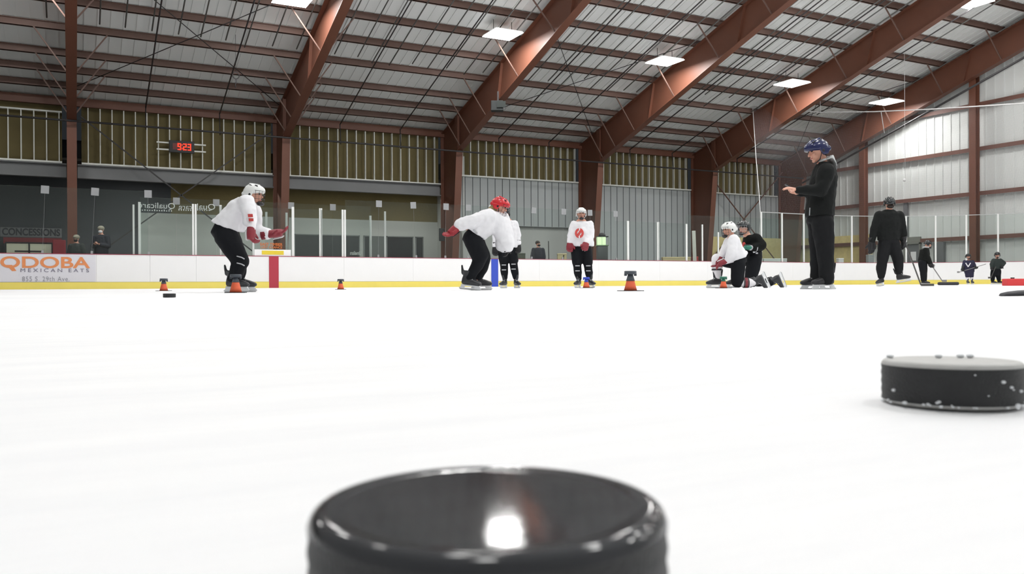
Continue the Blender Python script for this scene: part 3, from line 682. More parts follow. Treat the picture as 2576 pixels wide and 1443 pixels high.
def solid(name, mb_, m, parent, vox=.014, smooth=4, wr=0.0):
    o = mb_.build(name, m, parent, True)
    r = o.modifiers.new('remesh', 'REMESH'); r.mode = 'VOXEL'; r.voxel_size = vox; r.use_smooth_shade = True
    s_ = o.modifiers.new('smooth', 'SMOOTH'); s_.iterations = smooth; s_.factor = .6
    if wr:
        if 'folds' not in bpy.data.textures:
            tx = bpy.data.textures.new('folds', 'CLOUDS'); tx.noise_scale = .09; tx.noise_depth = 1
        d = o.modifiers.new('folds', 'DISPLACE'); d.texture = bpy.data.textures['folds']; d.strength = wr; d.mid_level = .5; d.texture_coords = 'LOCAL'
    return o
def person(px0, z, label, group=None, h0=0.0):
    p = at(px0, yh(px0) + CAMH * F / z, z); p.z = h0
    t = thing('person', label, 'person', p, -DEL, group)
    def J(px, py, dy=0.0):
        zz = z + dy; return Vector(((px - CX) / F * zz - (px0 - CX) / F * z, dy, CAMH + (yh(px) - py) / F * zz - h0))
    return t, J
def torso(mb_, ringlist, seg=18):
    # ringlist: (center, half width along depth y, half thickness, thickness direction)
    rs = []
    for c, wy, th, d in ringlist: rs.append((c, Vector(d).normalized() * th, Vector((0, 1, 0)) * wy if not isinstance(wy, Vector) else wy))
    return mb_.loft(rs, seg)
def helmet(t, c, face, r=.125, m=HW, cage='visor', up=(0,0,1), hair=None, ear=True, cagem=None):
    # c: head centre, face: unit facing direction
    f = Vector(face).normalized(); u = Vector(up); u = (u - f * u.dot(f)).normalized(); sd = u.cross(f).normalized()
    M = Matrix((f, sd, u)).transposed()
    k = r / .125
    # shell: rings from the rim up, lower at the back than over the brow
    b = MB(); cc = c + u * .024 * k; A_, B_, C_ = .134 * k, .112 * k, .106 * k; rings = []
    for i in range(10):
        ph = math.radians(-14 + 104 * i / 9.6); ti = .0 if i > 6 else (6 - i) / 6 * .035 * k
        base = cc + u * (C_ * math.sin(ph)) - f * .006 * k; tilt = ti / max(.01, A_)
        rings.append((base, f * A_ * math.cos(ph) + u * (A_ * tilt * .9), sd * B_ * math.cos(ph)))
    b.loft(rings, 26); o = b.build('helmet', m, t, True)
    o['label'] = 'hockey helmet'
    b = MB()
    for q in (-1, 1):
        b.prism([c + sd * q * .088 * k + u * .03 * k + f * .03 * k, c + sd * q * .088 * k - u * .055 * k + f * .0 * k, c + sd * q * .088 * k - u * .06 * k - f * .055 * k, c + sd * q * .088 * k + u * .0 * k - f * .10 * k], sd * q * .024 * k)
    b.caps(c - f * .105 * k - u * .005 * k - sd * .05 * k, c - f * .105 * k - u * .005 * k + sd * .05 * k, .032 * k, .032 * k, 10)
    bevel(b.build('side_shell', m, o, True), .008)
    b = MB()
    for q in (-.6, .6): b.caps(c + u * .122 * k - f * .055 * k + sd * q * .042 * k, c + u * .118 * k + f * .045 * k + sd * q * .042 * k, .010 * k, .008 * k, 8)
    b.build('helmet_ridges', m, o, True)
    for q in (-1, 1):
        for j in (-1, 1): b = MB(); b.caps(c + u * .106 * k + f * (.0 + .035 * j) * k + sd * q * .066 * k, c + u * .098 * k + f * (.025 + .035 * j) * k + sd * q * .072 * k, .0075 * k, .0075 * k, 6); b.build('vent', BLACK, o, True)
        b = MB(); b.ball(c + sd * q * .104 * k - u * .012 * k - f * .01 * k, .02 * k, .012 * k, .024 * k, 10, M); b.build('ear_hole', BLACK, o, True)
    if cage in ('cage', 'chin'):
        b = MB(); n = 7
        lo = -.10 * k; hi = .045 * k
        for i in range(n):
            a = math.radians(-62 + 124 * i / (n - 1))
            b.tube([c + f * (.125 * k * math.cos(a)) + sd * (.11 * k * math.sin(a)) + u * zz for zz in (hi, (hi + lo) / 2, lo)], .0022 * k, 5)
        for i in range(4):
            zz = hi + (lo - hi) * i / 3
            b.tube([c + f * (.127 * k * math.cos(a)) + sd * (.112 * k * math.sin(a)) + u * zz for a in [math.radians(-68 + 136 * j / 8) for j in range(9)]], .0022 * k, 5)
        b.build('face_cage', cagem or CAGE, o, True)
        b = MB(); b.ball(c + f * .085 * k - u * .105 * k, .045 * k, .05 * k, .028 * k, 12, M); b.build('chin_cup', BLACK, o, True)
    if cage == 'strap' or cage == 'cage' or cage == 'chin':
        b = MB(); b.tube([c + sd * .1 * k + u * -.01, c + sd * .07 * k - u * .09 * k + f * .03 * k, c - u * .125 * k + f * .055 * k, c - sd * .07 * k - u * .09 * k + f * .03 * k, c - sd * .1 * k - u * .01], .006 * k, 6); b.build('chin_strap', HW if m is HW else BLACK, o, True)
    return o, (f, u, sd, k)
def head_into(b, c, face, r=.125, up=(0,0,1)):
    f = Vector(face).normalized(); u = Vector(up); u = (u - f * u.dot(f)).normalized(); sd = u.cross(f).normalized(); k = r / .125
    M = Matrix((f, sd, u)).transposed()
    b.ball(c + u * .02 * k - f * .012 * k, .095 * k, .078 * k, .10 * k, 16, M)
    b.ball(c - u * .045 * k + f * .022 * k, .062 * k, .056 * k, .065 * k, 14, M)         # jaw
    b.caps(c + f * .082 * k + u * .012 * k, c + f * .106 * k - u * .028 * k, .011 * k, .015 * k, 8)   # nose
    b.caps(c + f * .075 * k - u * .062 * k - sd * .018 * k, c + f * .075 * k - u * .062 * k + sd * .018 * k, .014 * k, .014 * k, 8)
    b.ball(c + f * .065 * k - u * .098 * k, .022 * k, .022 * k, .018 * k, 10, M)          # chin
    for q in (-1, 1):
        b.ball(c + f * .062 * k + sd * q * .035 * k - u * .02 * k, .022 * k, .02 * k, .02 * k, 8, M)   # cheeks
        b.ball(c + sd * q * .078 * k - u * .01 * k - f * .005 * k, .022 * k, .012 * k, .033 * k, 10, M)  # ears
    return f, u, sd, k
def face_bits(t, c, fr):
    f, u, sd, k = fr
    for q in (-1, 1):
        b = MB(); b.ball(c + f * .078 * k + sd * q * .031 * k + u * .012 * k, .011 * k, .014 * k, .008 * k, 10, Matrix((f, sd, u)).transposed()); b.build('eye', EYE, t, True)
        b = MB(); b.caps(c + f * .083 * k + sd * q * .018 * k + u * .033 * k, c + f * .076 * k + sd * q * .046 * k + u * .032 * k, .005 * k, .004 * k, 6); b.build('eyebrow', HAIRD, t, True)
    b = MB(); b.caps(c + f * .088 * k - u * .063 * k - sd * .018 * k, c + f * .088 * k - u * .063 * k + sd * .018 * k, .006 * k, .006 * k, 6); b.build('mouth', LIPS, t, True)
def hand(t_or_b, wrist, d, palm_n, k=1.0, curl=.6, own=None, side=1, fat=1.0):
    # five separate fingers with knuckle bends; d: direction of the hand, palm_n: palm normal; the thumb leaves the side of the palm
    d = Vector(d).normalized(); n = Vector(palm_n); n = (n - d * n.dot(d)).normalized(); sd = d.cross(n).normalized() * side
    b = t_or_b
    b.loft([(wrist - d * .01 * k, sd * .026 * k, n * .019 * k), (wrist + d * .03 * k, sd * .038 * k, n * .017 * k), (wrist + d * .085 * k, sd * .043 * k, n * .014 * k), (wrist + d * .1 * k, sd * .038 * k, n * .010 * k)], 12)
    for i, (off, ln) in enumerate(((-.033, .068), (-.011, .078), (.011, .072), (.032, .056))):
        p = wrist + d * (.09 - abs(off) * .15) * k + sd * off * k; ang = 0
        for s_, fr in ((0, .45), (1, .32), (2, .23)):
            ang += curl * (.7, .9, .7)[s_]
            q = p + (d * math.cos(ang) + n * math.sin(ang)) * ln * fr * k * 1.15; b.caps(p, q, (.0095, .0085, .0078)[s_] * k * fat, (.0085, .0078, .0068)[s_] * k * fat, 8); p = q
    p = wrist + d * .028 * k - sd * .036 * k; q = p + (d * .55 - sd * .65 + n * .45).normalized() * .04 * k; r_ = q + (d * .85 - sd * .1 + n * .6).normalized() * .032 * k
    b.caps(p, q, .013 * k * fat, .0105 * k * fat, 8); b.caps(q, r_, .0105 * k * fat, .008 * k * fat, 8)
    return b
def glove(t, wrist, d, n, m=GLR, k=1.45, cuff=None, curl=.75, side=1, cuffm=None):
    d = Vector(d).normalized(); b = MB(); hand(b, Vector(wrist), d, n, k, curl, side=side, fat=1.35); nn = Vector(n); nn = (nn - d * nn.dot(d)).normalized(); sd = d.cross(nn)
    b.loft([(wrist - d * .02, sd * .048 * k, nn * .036 * k), (wrist + d * .04 * k, sd * .056 * k, nn * .038 * k), (wrist + d * .095 * k, sd * .054 * k, nn * .032 * k)], 12)
    o = solid('glove', b, m, t, .009, 1)
    b = MB(); b.loft([(wrist - d * .11, sd * .065, nn * .058), (wrist - d * .02, sd * .056, nn * .048), (wrist + d * .02, sd * .052, nn * .045)], 14); b.build('glove_cuff', cuffm or m, o, True)
    b = MB()
    for q in (-.5, .5): b.caps(wrist + d * .02 + sd * .05 * q - nn * .045 * k, wrist + d * .1 * k + sd * .05 * q - nn * .036 * k, .007, .007, 6)
    b.build('glove_stripe', BLADEH if m is GLR else CAGE, o, True)
    return o
def skate(t, ankle, toe, up=(0,0,1), k=1.0, m=BLACK, lenf=.27, ground=None):
    # ankle: joint position ~ .17 m above the blade edge along up
    f = Vector(toe); u = Vector(up).normalized(); f = (f - u * f.dot(u)).normalized(); sd = u.cross(f); a = Vector(ankle)
    R = lambda x, y, z: a + f * x * k + sd * y * k + u * z * k
    b = MB()
    b.loft([(R(-.01, 0, .06), f * .058 * k, sd * .048 * k), (R(0, 0, 0), f * .054 * k, sd * .042 * k), (R(.0, 0, -.05), f * .07 * k, sd * .042 * k), (R(.01, 0, -.10), f * .078 * k, sd * .040 * k)], 14)
    b.loft([(R(-.065, 0, -.085), sd * .03 * k, u * .03 * k), (R(-.02, 0, -.08), sd * .042 * k, u * .04 * k), (R(.06, 0, -.075), sd * .046 * k, u * .045 * k), (R(.13, 0, -.088), sd * .048 * k, u * .036 * k), (R(.185, 0, -.098), sd * .036 * k, u * .024 * k), (R(.20, 0, -.10), sd * .018 * k, u * .014 * k)], 14)
    b.caps(R(-.065, 0, .02), R(-.085, 0, .115), .02 * k, .014 * k, 8)     # tendon guard
    b.caps(R(.045, 0, .0), R(.06, 0, .075), .03 * k, .022 * k, 8)           # tongue
    o = solid('skate', b, m, t, .009, 2)
    b = MB(); b.loft([(R(-.07, 0, -.128), sd * .018 * k, u * .012 * k), (R(.18, 0, -.130), sd * .02 * k, u * .01 * k)], 8)
    b.prism([R(-.06, -.008, -.12), R(-.01, -.008, -.12), R(-.03, -.008, -.165), R(-.09, -.008, -.165)], sd * .016 * k)
    b.prism([R(.09, -.008, -.12), R(.17, -.008, -.12), R(.20, -.008, -.16), R(.12, -.008, -.165)], sd * .016 * k)
    b.prism([R(-.10, -.006, -.160), R(.205, -.006, -.155), R(.195, -.006, -.172), R(-.09, -.006, -.174)], sd * .012 * k)
    b.build('blade_holder', BLADEH, o)
    b = MB(); b.prism([R(-.10, -.002, -.170), R(.205, -.002, -.165), R(.185, -.002, -.183), R(-.08, -.002, -.185)], sd * .004 * k); b.build('blade', STEEL, o)
    b = MB()
    for i in range(4): b.caps(R(.045 + .018 * i, -.03, -.005 - .022 * i), R(.045 + .018 * i, .03, -.005 - .022 * i), .005 * k, .005 * k, 6)
    b.build('laces', BLADEH, o, True)
    return o
def limb(b, pts, rs, seg=14, fl=1.0):
    for i in range(len(pts) - 1): b.caps(pts[i], pts[i+1], rs[i], rs[i+1], seg, fl)
    return b
def stick(p, q, blade_dir, label, r=.012, m=None, blade=.28, col_=None):
    # stick from butt p down to heel q, blade along blade_dir
    t = thing('hockey_stick', label, 'hockey stick', (q.x, q.y, 0)); o3 = Vector((q.x, q.y, 0)); p = p - o3; q = q - o3
    b = MB(); b.bar(p, q, .03, .022); b.build('shaft', m or mat('stick_dark', srgb(60, 60, 62), .5), t)
    bd = Vector(blade_dir).normalized(); b = MB(); b.bar(q + Vector((0, 0, .0)), q + bd * blade, .014, .065, side=bd.cross(Vector((0, 0, 1)))); bevel(b.build('blade', col_ or m or BLACK, t), .004)
    return t

X = Vector((1, 0, 0)); Y = Vector((0, 1, 0)); Z = Vector((0, 0, 1))
def leg(b, body, hip, kn, an, r=(.115, .085, .06)):
    limb(b, [hip, kn, an], r); limb(body, [hip, kn, an], [x * .72 for x in r])

# --- crouching skater, left
t, J = person(590, 9.5, 'crouching skater in white jersey and white helmet gliding right with both red gloves forward')
hd = J(641, 489, 0); nk = J(630, 504); ch = J(613, 522); wa = J(580, 556); pe = J(567, 585)
body = MB(); fr = head_into(body, hd, (1, -.12, -.12), .118); limb(body, [nk, hd + Vector((-.01, 0, -.03))], (.055, .05)); torso(body, [(nk, .10, .05, X), (ch, .15, .09, (1, 0, -.75)), (J(592, 548), .14, .10, (1, 0, -.65)), (J(572, 574), .13, .11, (1, 0, -.4))])
shN, shF = J(621, 510, -.17), J(631, 512, .16); elN, elF = J(628, 550, -.24), J(640, 570, .2); haN, haF = J(634, 575, -.25), J(682, 588, .17)
limb(body, [shN, elN, haN], (.05, .042, .032)); limb(body, [shF, elF, haF], (.05, .042, .032))
pn = MB(); torso(pn, [(wa + Vector((-.02, 0, -.0)), .19, .125, X), (pe, .20, .15, X), (pe + Vector((.02, 0, -.08)), .18, .12, X)])
hiN, hiF = J(569, 592, -.11), J(575, 592, .11); knN, knF = J(605, 656, -.13), J(602, 652, .12); anN, anF = J(584, 706, -.13), J(601, 706, .13)
limb(pn, [hiN, knN], (.135, .10)); limb(pn, [hiF, knF], (.13, .095)); limb(pn, [knN + Vector((0,0,.01)), J(596, 682, -.13), J(586, 700, -.13)], (.095, .085, .062)); limb(pn, [knF, J(604, 680, .12), J(602, 700, .13)], (.085, .075, .06))
limb(body, [hiN, knN, anN], (.09, .065, .045)); limb(body, [hiF, knF, anF], (.09, .065, .045))
solid('body', body, SKIN, t, .011, 2); solid('trousers', pn, BP_, t, .014, 4, .012)
js = MB(); torso(js, [(J(632, 497), .10, .055, (1, 0, -.3)), (J(622, 505), .20, .085, (1, 0, -.55)), (J(612, 522), .225, .135, (1, 0, -.75)), (J(594, 545), .225, .155, (1, 0, -.65)), (J(573, 571), .235, .185, (1, 0, -.40))])
limb(js, [shN, J(626, 530, -.21), J(630, 556, -.24)], (.095, .085, .075)); limb(js, [shF, J(642, 535, .18), J(645, 572, .2)], (.09, .085, .075)); limb(js, [J(645, 582, .19), J(672, 588, .17)], (.085, .07))
solid('jersey', js, WJ, t, .014, 3, .034)
b = MB(); b.prism([J(624, 538, -.345), J(636, 538, -.34), J(637, 546, -.34), J(625, 546, -.345)], Y * .01); b.prism([J(626, 549, -.34), J(638, 549, -.34), J(638, 556, -.34), J(627, 556, -.34)], Y * .01); b.build('sleeve_print', mat('jersey_red', srgb(196, 70, 66), .8), t)
b = MB(); b.caps(J(549, 555, -.18), J(556, 557, -.2), .014, .014, 8); b.build('jersey_badge', GREYB, t, True)
helmet(t, hd, (1, -.12, -.10), .118, HW, 'chin'); face_bits(t, hd, fr)
glove(t, J(633, 575, -.27), (.0, -.05, -1), (1, 0, 0), GLR, 1.25, curl=1.0, cuffm=SOCKW); glove(t, J(683, 588, .16), (1, 0, .12), (0, -.3, 1), GLR, 1.3, curl=.45, side=-1)
for a_, f_ in ((anN, (1, -.1, 0)), (anF, (1, .15, 0))):
    a2 = Vector(a_); a2.z = .185; skate(t, a2, f_, (0, 0, 1), 1.0, mat('skate_grey', srgb(44, 46, 50), .4))
b = MB(); b.loft([(J(591, 697, -.13), X * .062, Y * .06), (J(588, 703, -.13), X * .06, Y * .058)], 14); b.build('skate_tape', mat('tape_grey', srgb(120, 124, 130), .6), t, True)
for yk in (645, 662):
    b = MB(); b.tube([J(596, yk - 1, -.24), J(608, yk + 2, -.24), J(615, yk + 6, -.2)], .007, 6); b.build('trouser_stripe', GREYB, t, True)

# --- red helmeted stooping skater
t, J = person(1190, 10.8, 'stooping skater with red helmet and blond hair, one arm stretched back')
hd = J(1259, 519, 0); nk = J(1240, 532); fdir = (1, -.15, -.45)
body = MB(); fr = head_into(body, hd, fdir, .115); limb(body, [nk, hd + Vector((-.02, 0, -.02))], (.055, .05)); torso(body, [(nk, .10, .05, (.6, 0, -1)), (J(1228, 556), .15, .10, (.6, 0, -1)), (J(1208, 573), .14, .10, (.75, 0, -1)), (J(1190, 590), .13, .11, (.9, 0, -.6))])
shN, shF = J(1232, 545, -.16), J(1262, 548, .15)
limb(body, [shN, J(1190, 560, -.26), J(1158, 570, -.24)], (.05, .042, .032)); limb(body, [shF, J(1276, 590, .12), J(1278, 622, .08)], (.05, .042, .032))
pn = MB(); torso(pn, [(J(1186, 573), .18, .12, (1, 0, .8)), (J(1186, 592), .20, .14, (1, 0, .5)), (J(1192, 606), .18, .12, (1, 0, 0))])
hiN, hiF = J(1189, 600, -.1), J(1192, 598, .1); knN, knF = J(1209, 650, -.11), J(1219, 648, .13); anN, anF = J(1176, 705, -.12), J(1200, 705, .15)
limb(pn, [hiN, J(1207, 641, -.11)], (.125, .115)); limb(pn, [hiF, J(1214, 641, .12)], (.12, .105)); limb(pn, [knN, J(1196, 674, -.11), J(1182, 698, -.12)], (.085, .078, .06)); limb(pn, [knF, J(1214, 672, .13), J(1203, 698, .15)], (.085, .078, .058))
limb(body, [hiN, knN, anN], (.085, .06, .042)); limb(body, [hiF, knF, anF], (.085, .06, .042))
solid('body', body, SKIN, t, .011, 2); solid('trousers', pn, BP_, t, .014, 4, .012)
js = MB(); torso(js, [(J(1250, 533), .10, .05, (.6, 0, -1)), (J(1242, 540), .20, .10, (.6, 0, -1)), (J(1229, 556), .225, .165, (.6, 0, -1)), (J(1208, 573), .225, .165, (.75, 0, -1)), (J(1190, 584), .23, .185, (.9, 0, -.62))])
limb(js, [shN, J(1190, 555, -.24), J(1158, 566, -.25)], (.10, .085, .08)); limb(js, [shF, J(1268, 575, .06), J(1271, 612, .04)], (.10, .115, .125))
limb(js, [J(1250, 552, 0), J(1262, 590, .02)], (.13, .1))
solid('jersey', js, WJ, t, .014, 3, .034)
b = MB(); b.caps(J(1192, 579, -.26), J(1200, 586, -.25), .012, .012, 8); b.build('jersey_badge', GREYB, t, True)
ho, _ = helmet(t, hd, fdir, .118, HR, 'chin'); face_bits(t, hd, fr)
b = MB(); b.ball(J(1237, 520, 0), .035, .05, .03); b.build('helmet_sticker', BLADEH, ho, True)
b = MB(); limb(b, [J(1245, 522, -.03), J(1236, 528, -.05), J(1228, 531, -.04)], (.05, .045, .025)); limb(b, [J(1245, 524, .04), J(1232, 529, .03)], (.045, .03)); solid('hair', b, HAIRB, t, .01, 1)
glove(t, J(1151, 571, -.24), (-.8, -.1, -.75), (-.6, -.6, .5), mat('red_black_glove', srgb(150, 34, 44), .6), 1.3, cuffm=GLK, curl=.5); glove(t, J(1276, 618, .06), (.1, 0, -1), (-1, 0, 0), GLK, 1.0)
a2 = Vector(anN); a2.z = .195; skate(t, a2, (1, -.3, -.12), (.1, 0, 1), 1.0, mat('skate_grey', srgb(44, 46, 50), .4))
a2 = Vector(anF); a2.z = .185; skate(t, a2, (1, .1, 0), (0, 0, 1), 1.0, mat('skate_grey', srgb(44, 46, 50), .4))

# --- standing players (front view)
def standing(px0, z, label, P, helm, jm, gm, logo=False, cage='cage', group=None):
    t, J = person(px0, z, label, group)
    g = {k: J(*v) for k, v in P.items()}
    hd = g['head']; body = MB(); fr = head_into(body, hd, (0, -1, -.05), .12); nk = g['neck']
    limb(body, [nk, hd - Z * .03], (.06, .055)); W = P['w']if isinstance(P.get('w'), float) else .2
    torso(body, [(nk, .06, .09, X), (g['chest'], .10, .16, X), (g['waist'], .10, .14, X), (g['pelvis'], .11, .15, X)])
    pn = MB(); torso(pn, [(g['waist'] - Z * .05, .12, .17, X), (g['pelvis'], .13, .19, X)])
    for s_ in 'LR':
        limb(body, [g['sh' + s_], g['el' + s_], g['ha' + s_]], (.05, .042, .032)); limb(body, [g['hip' + s_], g['kn' + s_], g['an' + s_]], (.085, .06, .042))
        limb(pn, [g['hip' + s_], g['kn' + s_] + Z * .06], (.125, .105)); limb(pn, [g['kn' + s_], (g['kn' + s_] + g['an' + s_]) / 2, g['an' + s_] + Z * .05], (.085, .082, .06))
    solid('body', body, SKIN, t, .012, 2); solid('trousers', pn, BP_, t, .015, 4, .012)
    js = MB(); torso(js, [(nk - Z * .03, .06, .09, X), (g['chest'] + Z * .1, .12, .21, X), (g['chest'] - Z * .05, .15, .235, X), (g['waist'], .16, .235, X), (g['hem'] - Z * .05, .165, .245, X)])
    for s_ in 'LR': limb(js, [g['sh' + s_] - Z * .01, g['el' + s_], g['ha' + s_] + (g['el' + s_] - g['ha' + s_]).normalized() * .09], (.078, .08, .07))
    solid('jersey', js, jm, t, .015, 3, .03)
    helmet(t, hd, (0, -1, -.05), .12, helm, cage); face_bits(t, hd, fr)
    for s_, q in (('L', 1), ('R', -1)):
        d = g['ha' + s_] - g['el' + s_]; glove(t, g['ha' + s_] - d.normalized() * .04, (d.x * .4, d.y * .4, d.z), (0, -1, -.1), gm, 1.35, curl=1.0, cuffm=(SOCKW if gm is GLR else gm), side=q)
        a2 = Vector(g['an' + s_]); a2.z = .185; skate(t, a2, (.45 if s_ == 'R' else -.55, -1, 0), (0, 0, 1), 1.0, mat('skate_grey', srgb(44, 46, 50), .4))
        kn = g['kn' + s_]
        for dz in (-.02, -.12): b = MB(); b.box(kn.x - .045, kn.x + .045, kn.y - .105, kn.y - .095, kn.z + dz - .01, kn.z + dz + .01); b.build('sock_print', GREYB, t)
    return t, J, g
t, J, g = standing(1275, 17.3, 'standing player in white jersey and black gloves half hidden behind the stooping skater', {
 'head': (1271, 538, 0), 'neck': (1275, 550, 0), 'chest': (1276, 568, 0), 'waist': (1276, 596, 0), 'pelvis': (1277, 622, 0), 'hem': (1277, 617, 0),
 'shL': (1255, 562, 0), 'elL': (1248, 592, -.03), 'haL': (1247, 628, -.08), 'shR': (1295, 562, 0), 'elR': (1302, 588, 0), 'haR': (1303, 622, -.05),
 'hipL': (1267, 630, 0), 'knL': (1268, 664, -.03), 'anL': (1270, 704, 0), 'hipR': (1287, 630, 0), 'knR': (1292, 662, -.03), 'anR': (1298, 704, 0)}, HB, WJ, GLK)
t, J, g = standing(1463, 16.8, 'standing player in white helmet and white jersey with a round red emblem', {
 'head': (1463, 537, 0), 'neck': (1463, 552, 0), 'chest': (1463, 574, 0), 'waist': (1464, 602, 0), 'pelvis': (1464, 628, 0), 'hem': (1466, 613, 0),
 'shL': (1444, 563, 0), 'elL': (1437, 592, -.03), 'haL': (1434, 618, -.08), 'shR': (1484, 563, 0), 'elR': (1487, 594, -.05), 'haR': (1472, 616, -.24),
 'hipL': (1452, 634, 0), 'knL': (1452, 666, -.03), 'anL': (1456, 706, 0), 'hipR': (1475, 634, 0), 'knR': (1479, 666, -.03), 'anR': (1484, 706, 0)}, HW, WJ, GLR)
c = J(1458, 586, -.175); b = MB(); b.loft([(c, X * .088, Z * .098), (c + Y * .03, X * .088, Z * .098)], 28); em = b.build('chest_emblem', mat('emblem_red', srgb(206, 80, 76), .8), t)
b = MB()
for sg in (1, -1):
    b.tube([c + Vector((-.0 * sg, -.002, .1 * sg)), c + Vector((.005 * sg, -.002, .065 * sg)), c + Vector((-.028 * sg, -.002, .02 * sg)), c + Vector((-.04 * sg, -.002, -.005 * sg))], .014, 6)
b.build('emblem_stroke', WJ, em)

# --- kneeling player in white
t, J = person(1845, 13.5, 'kneeling player in white helmet, white jersey and dark red gloves facing left')
hd = J(1834, 577, 0); nk = J(1841, 594); fdir = (-1, -.2, -.12)
body = MB(); fr = head_into(body, hd, fdir, .12); limb(body, [nk, hd - Z * .03], (.058, .052)); torso(body, [(nk, .1, .06, X), (J(1846, 612), .16, .10, X), (J(1852, 636), .14, .10, X), (J(1858, 656), .14, .11, X)])
shN, shF = J(1846, 605, -.16), J(1836, 606, .15); hN, hF = J(1823, 658, -.13), J(1811, 652, .08)
limb(body, [shN, J(1840, 641, -.23), hN], (.05, .042, .032)); limb(body, [shF, J(1822, 632, .17), hF], (.05, .042, .032))
pn = MB(); torso(pn, [(J(1858, 646), .17, .12, X), (J(1857, 660), .18, .13, X)])
hiN, hiF = J(1857, 664, -.1), J(1850, 660, .1); knN = J(1855, 708, -.12); knF = J(1806, 653, .12); anF = J(1805, 700, .12); anN = J(1896, 711, -.12)
limb(pn, [hiN, knN], (.12, .10)); limb(pn, [hiF, knF], (.115, .09)); solid('trousers', pn, BP_, t, .014, 4, .012)
limb(body, [hiN, knN, anN], (.085, .06, .045)); limb(body, [hiF, knF, anF], (.085, .06, .045)); solid('body', body, SKIN, t, .012, 2)
b = MB(); limb(b, [J(1864, 711, -.12), J(1884, 711, -.12), J(1894, 711, -.12)], (.07, .075, .055)); o = solid('sock', b, SOCKW, t, .012, 3)
for k, (px, m_) in enumerate(((1870.5, CAGE), (1874, GLR), (1877.5, GLR), (1881, CAGE))):
    c = J(px, 711, -.12); q = MB(); q.loft([(c - X * .008, Y * .083, Z * .083), (c + X * .008, Y * .083, Z * .083)], 18); q.build('sock_stripe', m_, o)
b = MB(); limb(b, [knF + Vector((-.01, 0, .01)), J(1803, 678, .12), J(1805, 696, .12)], (.095, .075, .055)); o = solid('sock', b, SOCKW, t, .012, 3)
for py, m_ in ((669, GLR), (673, SOCKW), (678, CAGE)):
    c = J(1804, py, .12); q = MB(); q.loft([(c - Z * .012, Y * .088, X * .088), (c + Z * .012, Y * .088, X * .088)], 18); q.build('sock_stripe', m_, o)
js = MB(); torso(js, [(J(1843, 594), .10, .06, X), (J(1845, 603), .20, .10, X), (J(1846, 622), .22, .14, X), (J(1851, 642), .22, .165, (1, 0, .3)), (J(1854, 652), .22, .165, (1, 0, .35))])
js.caps(J(1862, 640, 0), J(1874, 636, 0), .10, .05, 12)
limb(js, [shN, J(1842, 636, -.23), J(1832, 652, -.17)], (.095, .085, .065)); limb(js, [shF, J(1824, 630, .15), J(1817, 642, .1)], (.09, .08, .06)); solid('jersey', js, WJ, t, .014, 3, .03)
helmet(t, hd, fdir, .12, HW, 'chin'); face_bits(t, hd, fr)
glove(t, J(1826, 657, -.14), (-1, .1, -.35), (-.3, 0, -1), GLR, 1.2, cuffm=SOCKW, curl=.6); glove(t, J(1813, 649, .07), (-.6, 0, -1), (-1, 0, 0), GLR, 1.25, cuffm=SOCKW, curl=.5)
a2 = Vector(anF); a2.z = .185; skate(t, a2, (-1, -.2, 0), (0, 0, 1), 1.0, mat('skate_grey', srgb(44, 46, 50), .4))
a2 = J(1903, 706, -.12); skate(t, a2, (.55, .0, -1), (-1, 0, -.45), .95, mat('skate_grey', srgb(44, 46, 50), .4))

# --- kneeling player in black
t, J = person(1890, 14.6, 'kneeling player in black jersey and black caged helmet behind the kneeling white player')
hd = J(1871, 573, 0); nk = J(1880, 590); fdir = (-.75, -.7, -.05)
body = MB(); fr = head_into(body, hd, fdir, .12); limb(body, [nk, hd - Z * .03], (.058, .052)); torso(body, [(nk, .1, .07, X), (J(1890, 604), .16, .11, X), (J(1896, 630), .14, .11, X), (J(1897, 648), .14, .11, X)])
shN, shF = J(1902, 600, -.13), J(1882, 602, .15); hN = J(1884, 622, -.22)
limb(body, [shN, J(1915, 619, -.16), J(1892, 624, -.26)], (.05, .042, .032)); limb(body, [shF, J(1876, 620, .0), J(1872, 632, -.1)], (.05, .042, .032))
pn = MB(); torso(pn, [(J(1897, 632), .18, .13, X), (J(1897, 650), .19, .14, X)])
hiN, hiF = J(1898, 655, -.1), J(1885, 652, .1); knN = J(1887, 708, -.12); anN = J(1938, 711, -.12); knF = J(1852, 660, .15); anF = J(1850, 702, .15)
limb(pn, [hiN, knN], (.13, .105)); limb(pn, [hiF, knF], (.11, .09)); limb(pn, [knF, anF], (.08, .06)); limb(pn, [knN, J(1915, 710, -.12), J(1939, 710, -.12)], (.085, .075, .058)); solid('trousers', pn, BP_, t, .014, 4, .012)
limb(body, [hiN, knN, J(1930, 710, -.12)], (.085, .055, .035)); limb(body, [hiF, knF, anF], (.085, .06, .045)); solid('body', body, SKIN, t, .012, 2)
js = MB(); torso(js, [(J(1883, 590), .10, .07, X), (J(1889, 597), .19, .12, X), (J(1894, 615), .21, .15, X), (J(1896, 632), .21, .15, X)])
limb(js, [shN, J(1915, 617, -.16), J(1896, 624, -.24)], (.10, .095, .07)); limb(js, [shF, J(1878, 620, .0), J(1874, 628, -.05)], (.09, .08, .065)); solid('jersey', js, BJ, t, .014, 4, .018)
b = MB(); b.ball(J(1872, 617, -.16), .03, .02, .06); b.build('jersey_emblem', mat('jersey_red', srgb(196, 70, 66), .8), t, True)
helmet(t, hd, fdir, .122, HB, 'cage', cagem=GREYB); face_bits(t, hd, fr)
glove(t, J(1888, 623, -.25), (-1, -.2, .1), (0, 0, -1), mat('green_glove', srgb(44, 118, 98), .6), 1.1, cuffm=GREYB); glove(t, J(1873, 631, -.1), (-.3, -.2, -1), (-1, 0, 0), GLK, 1.1)
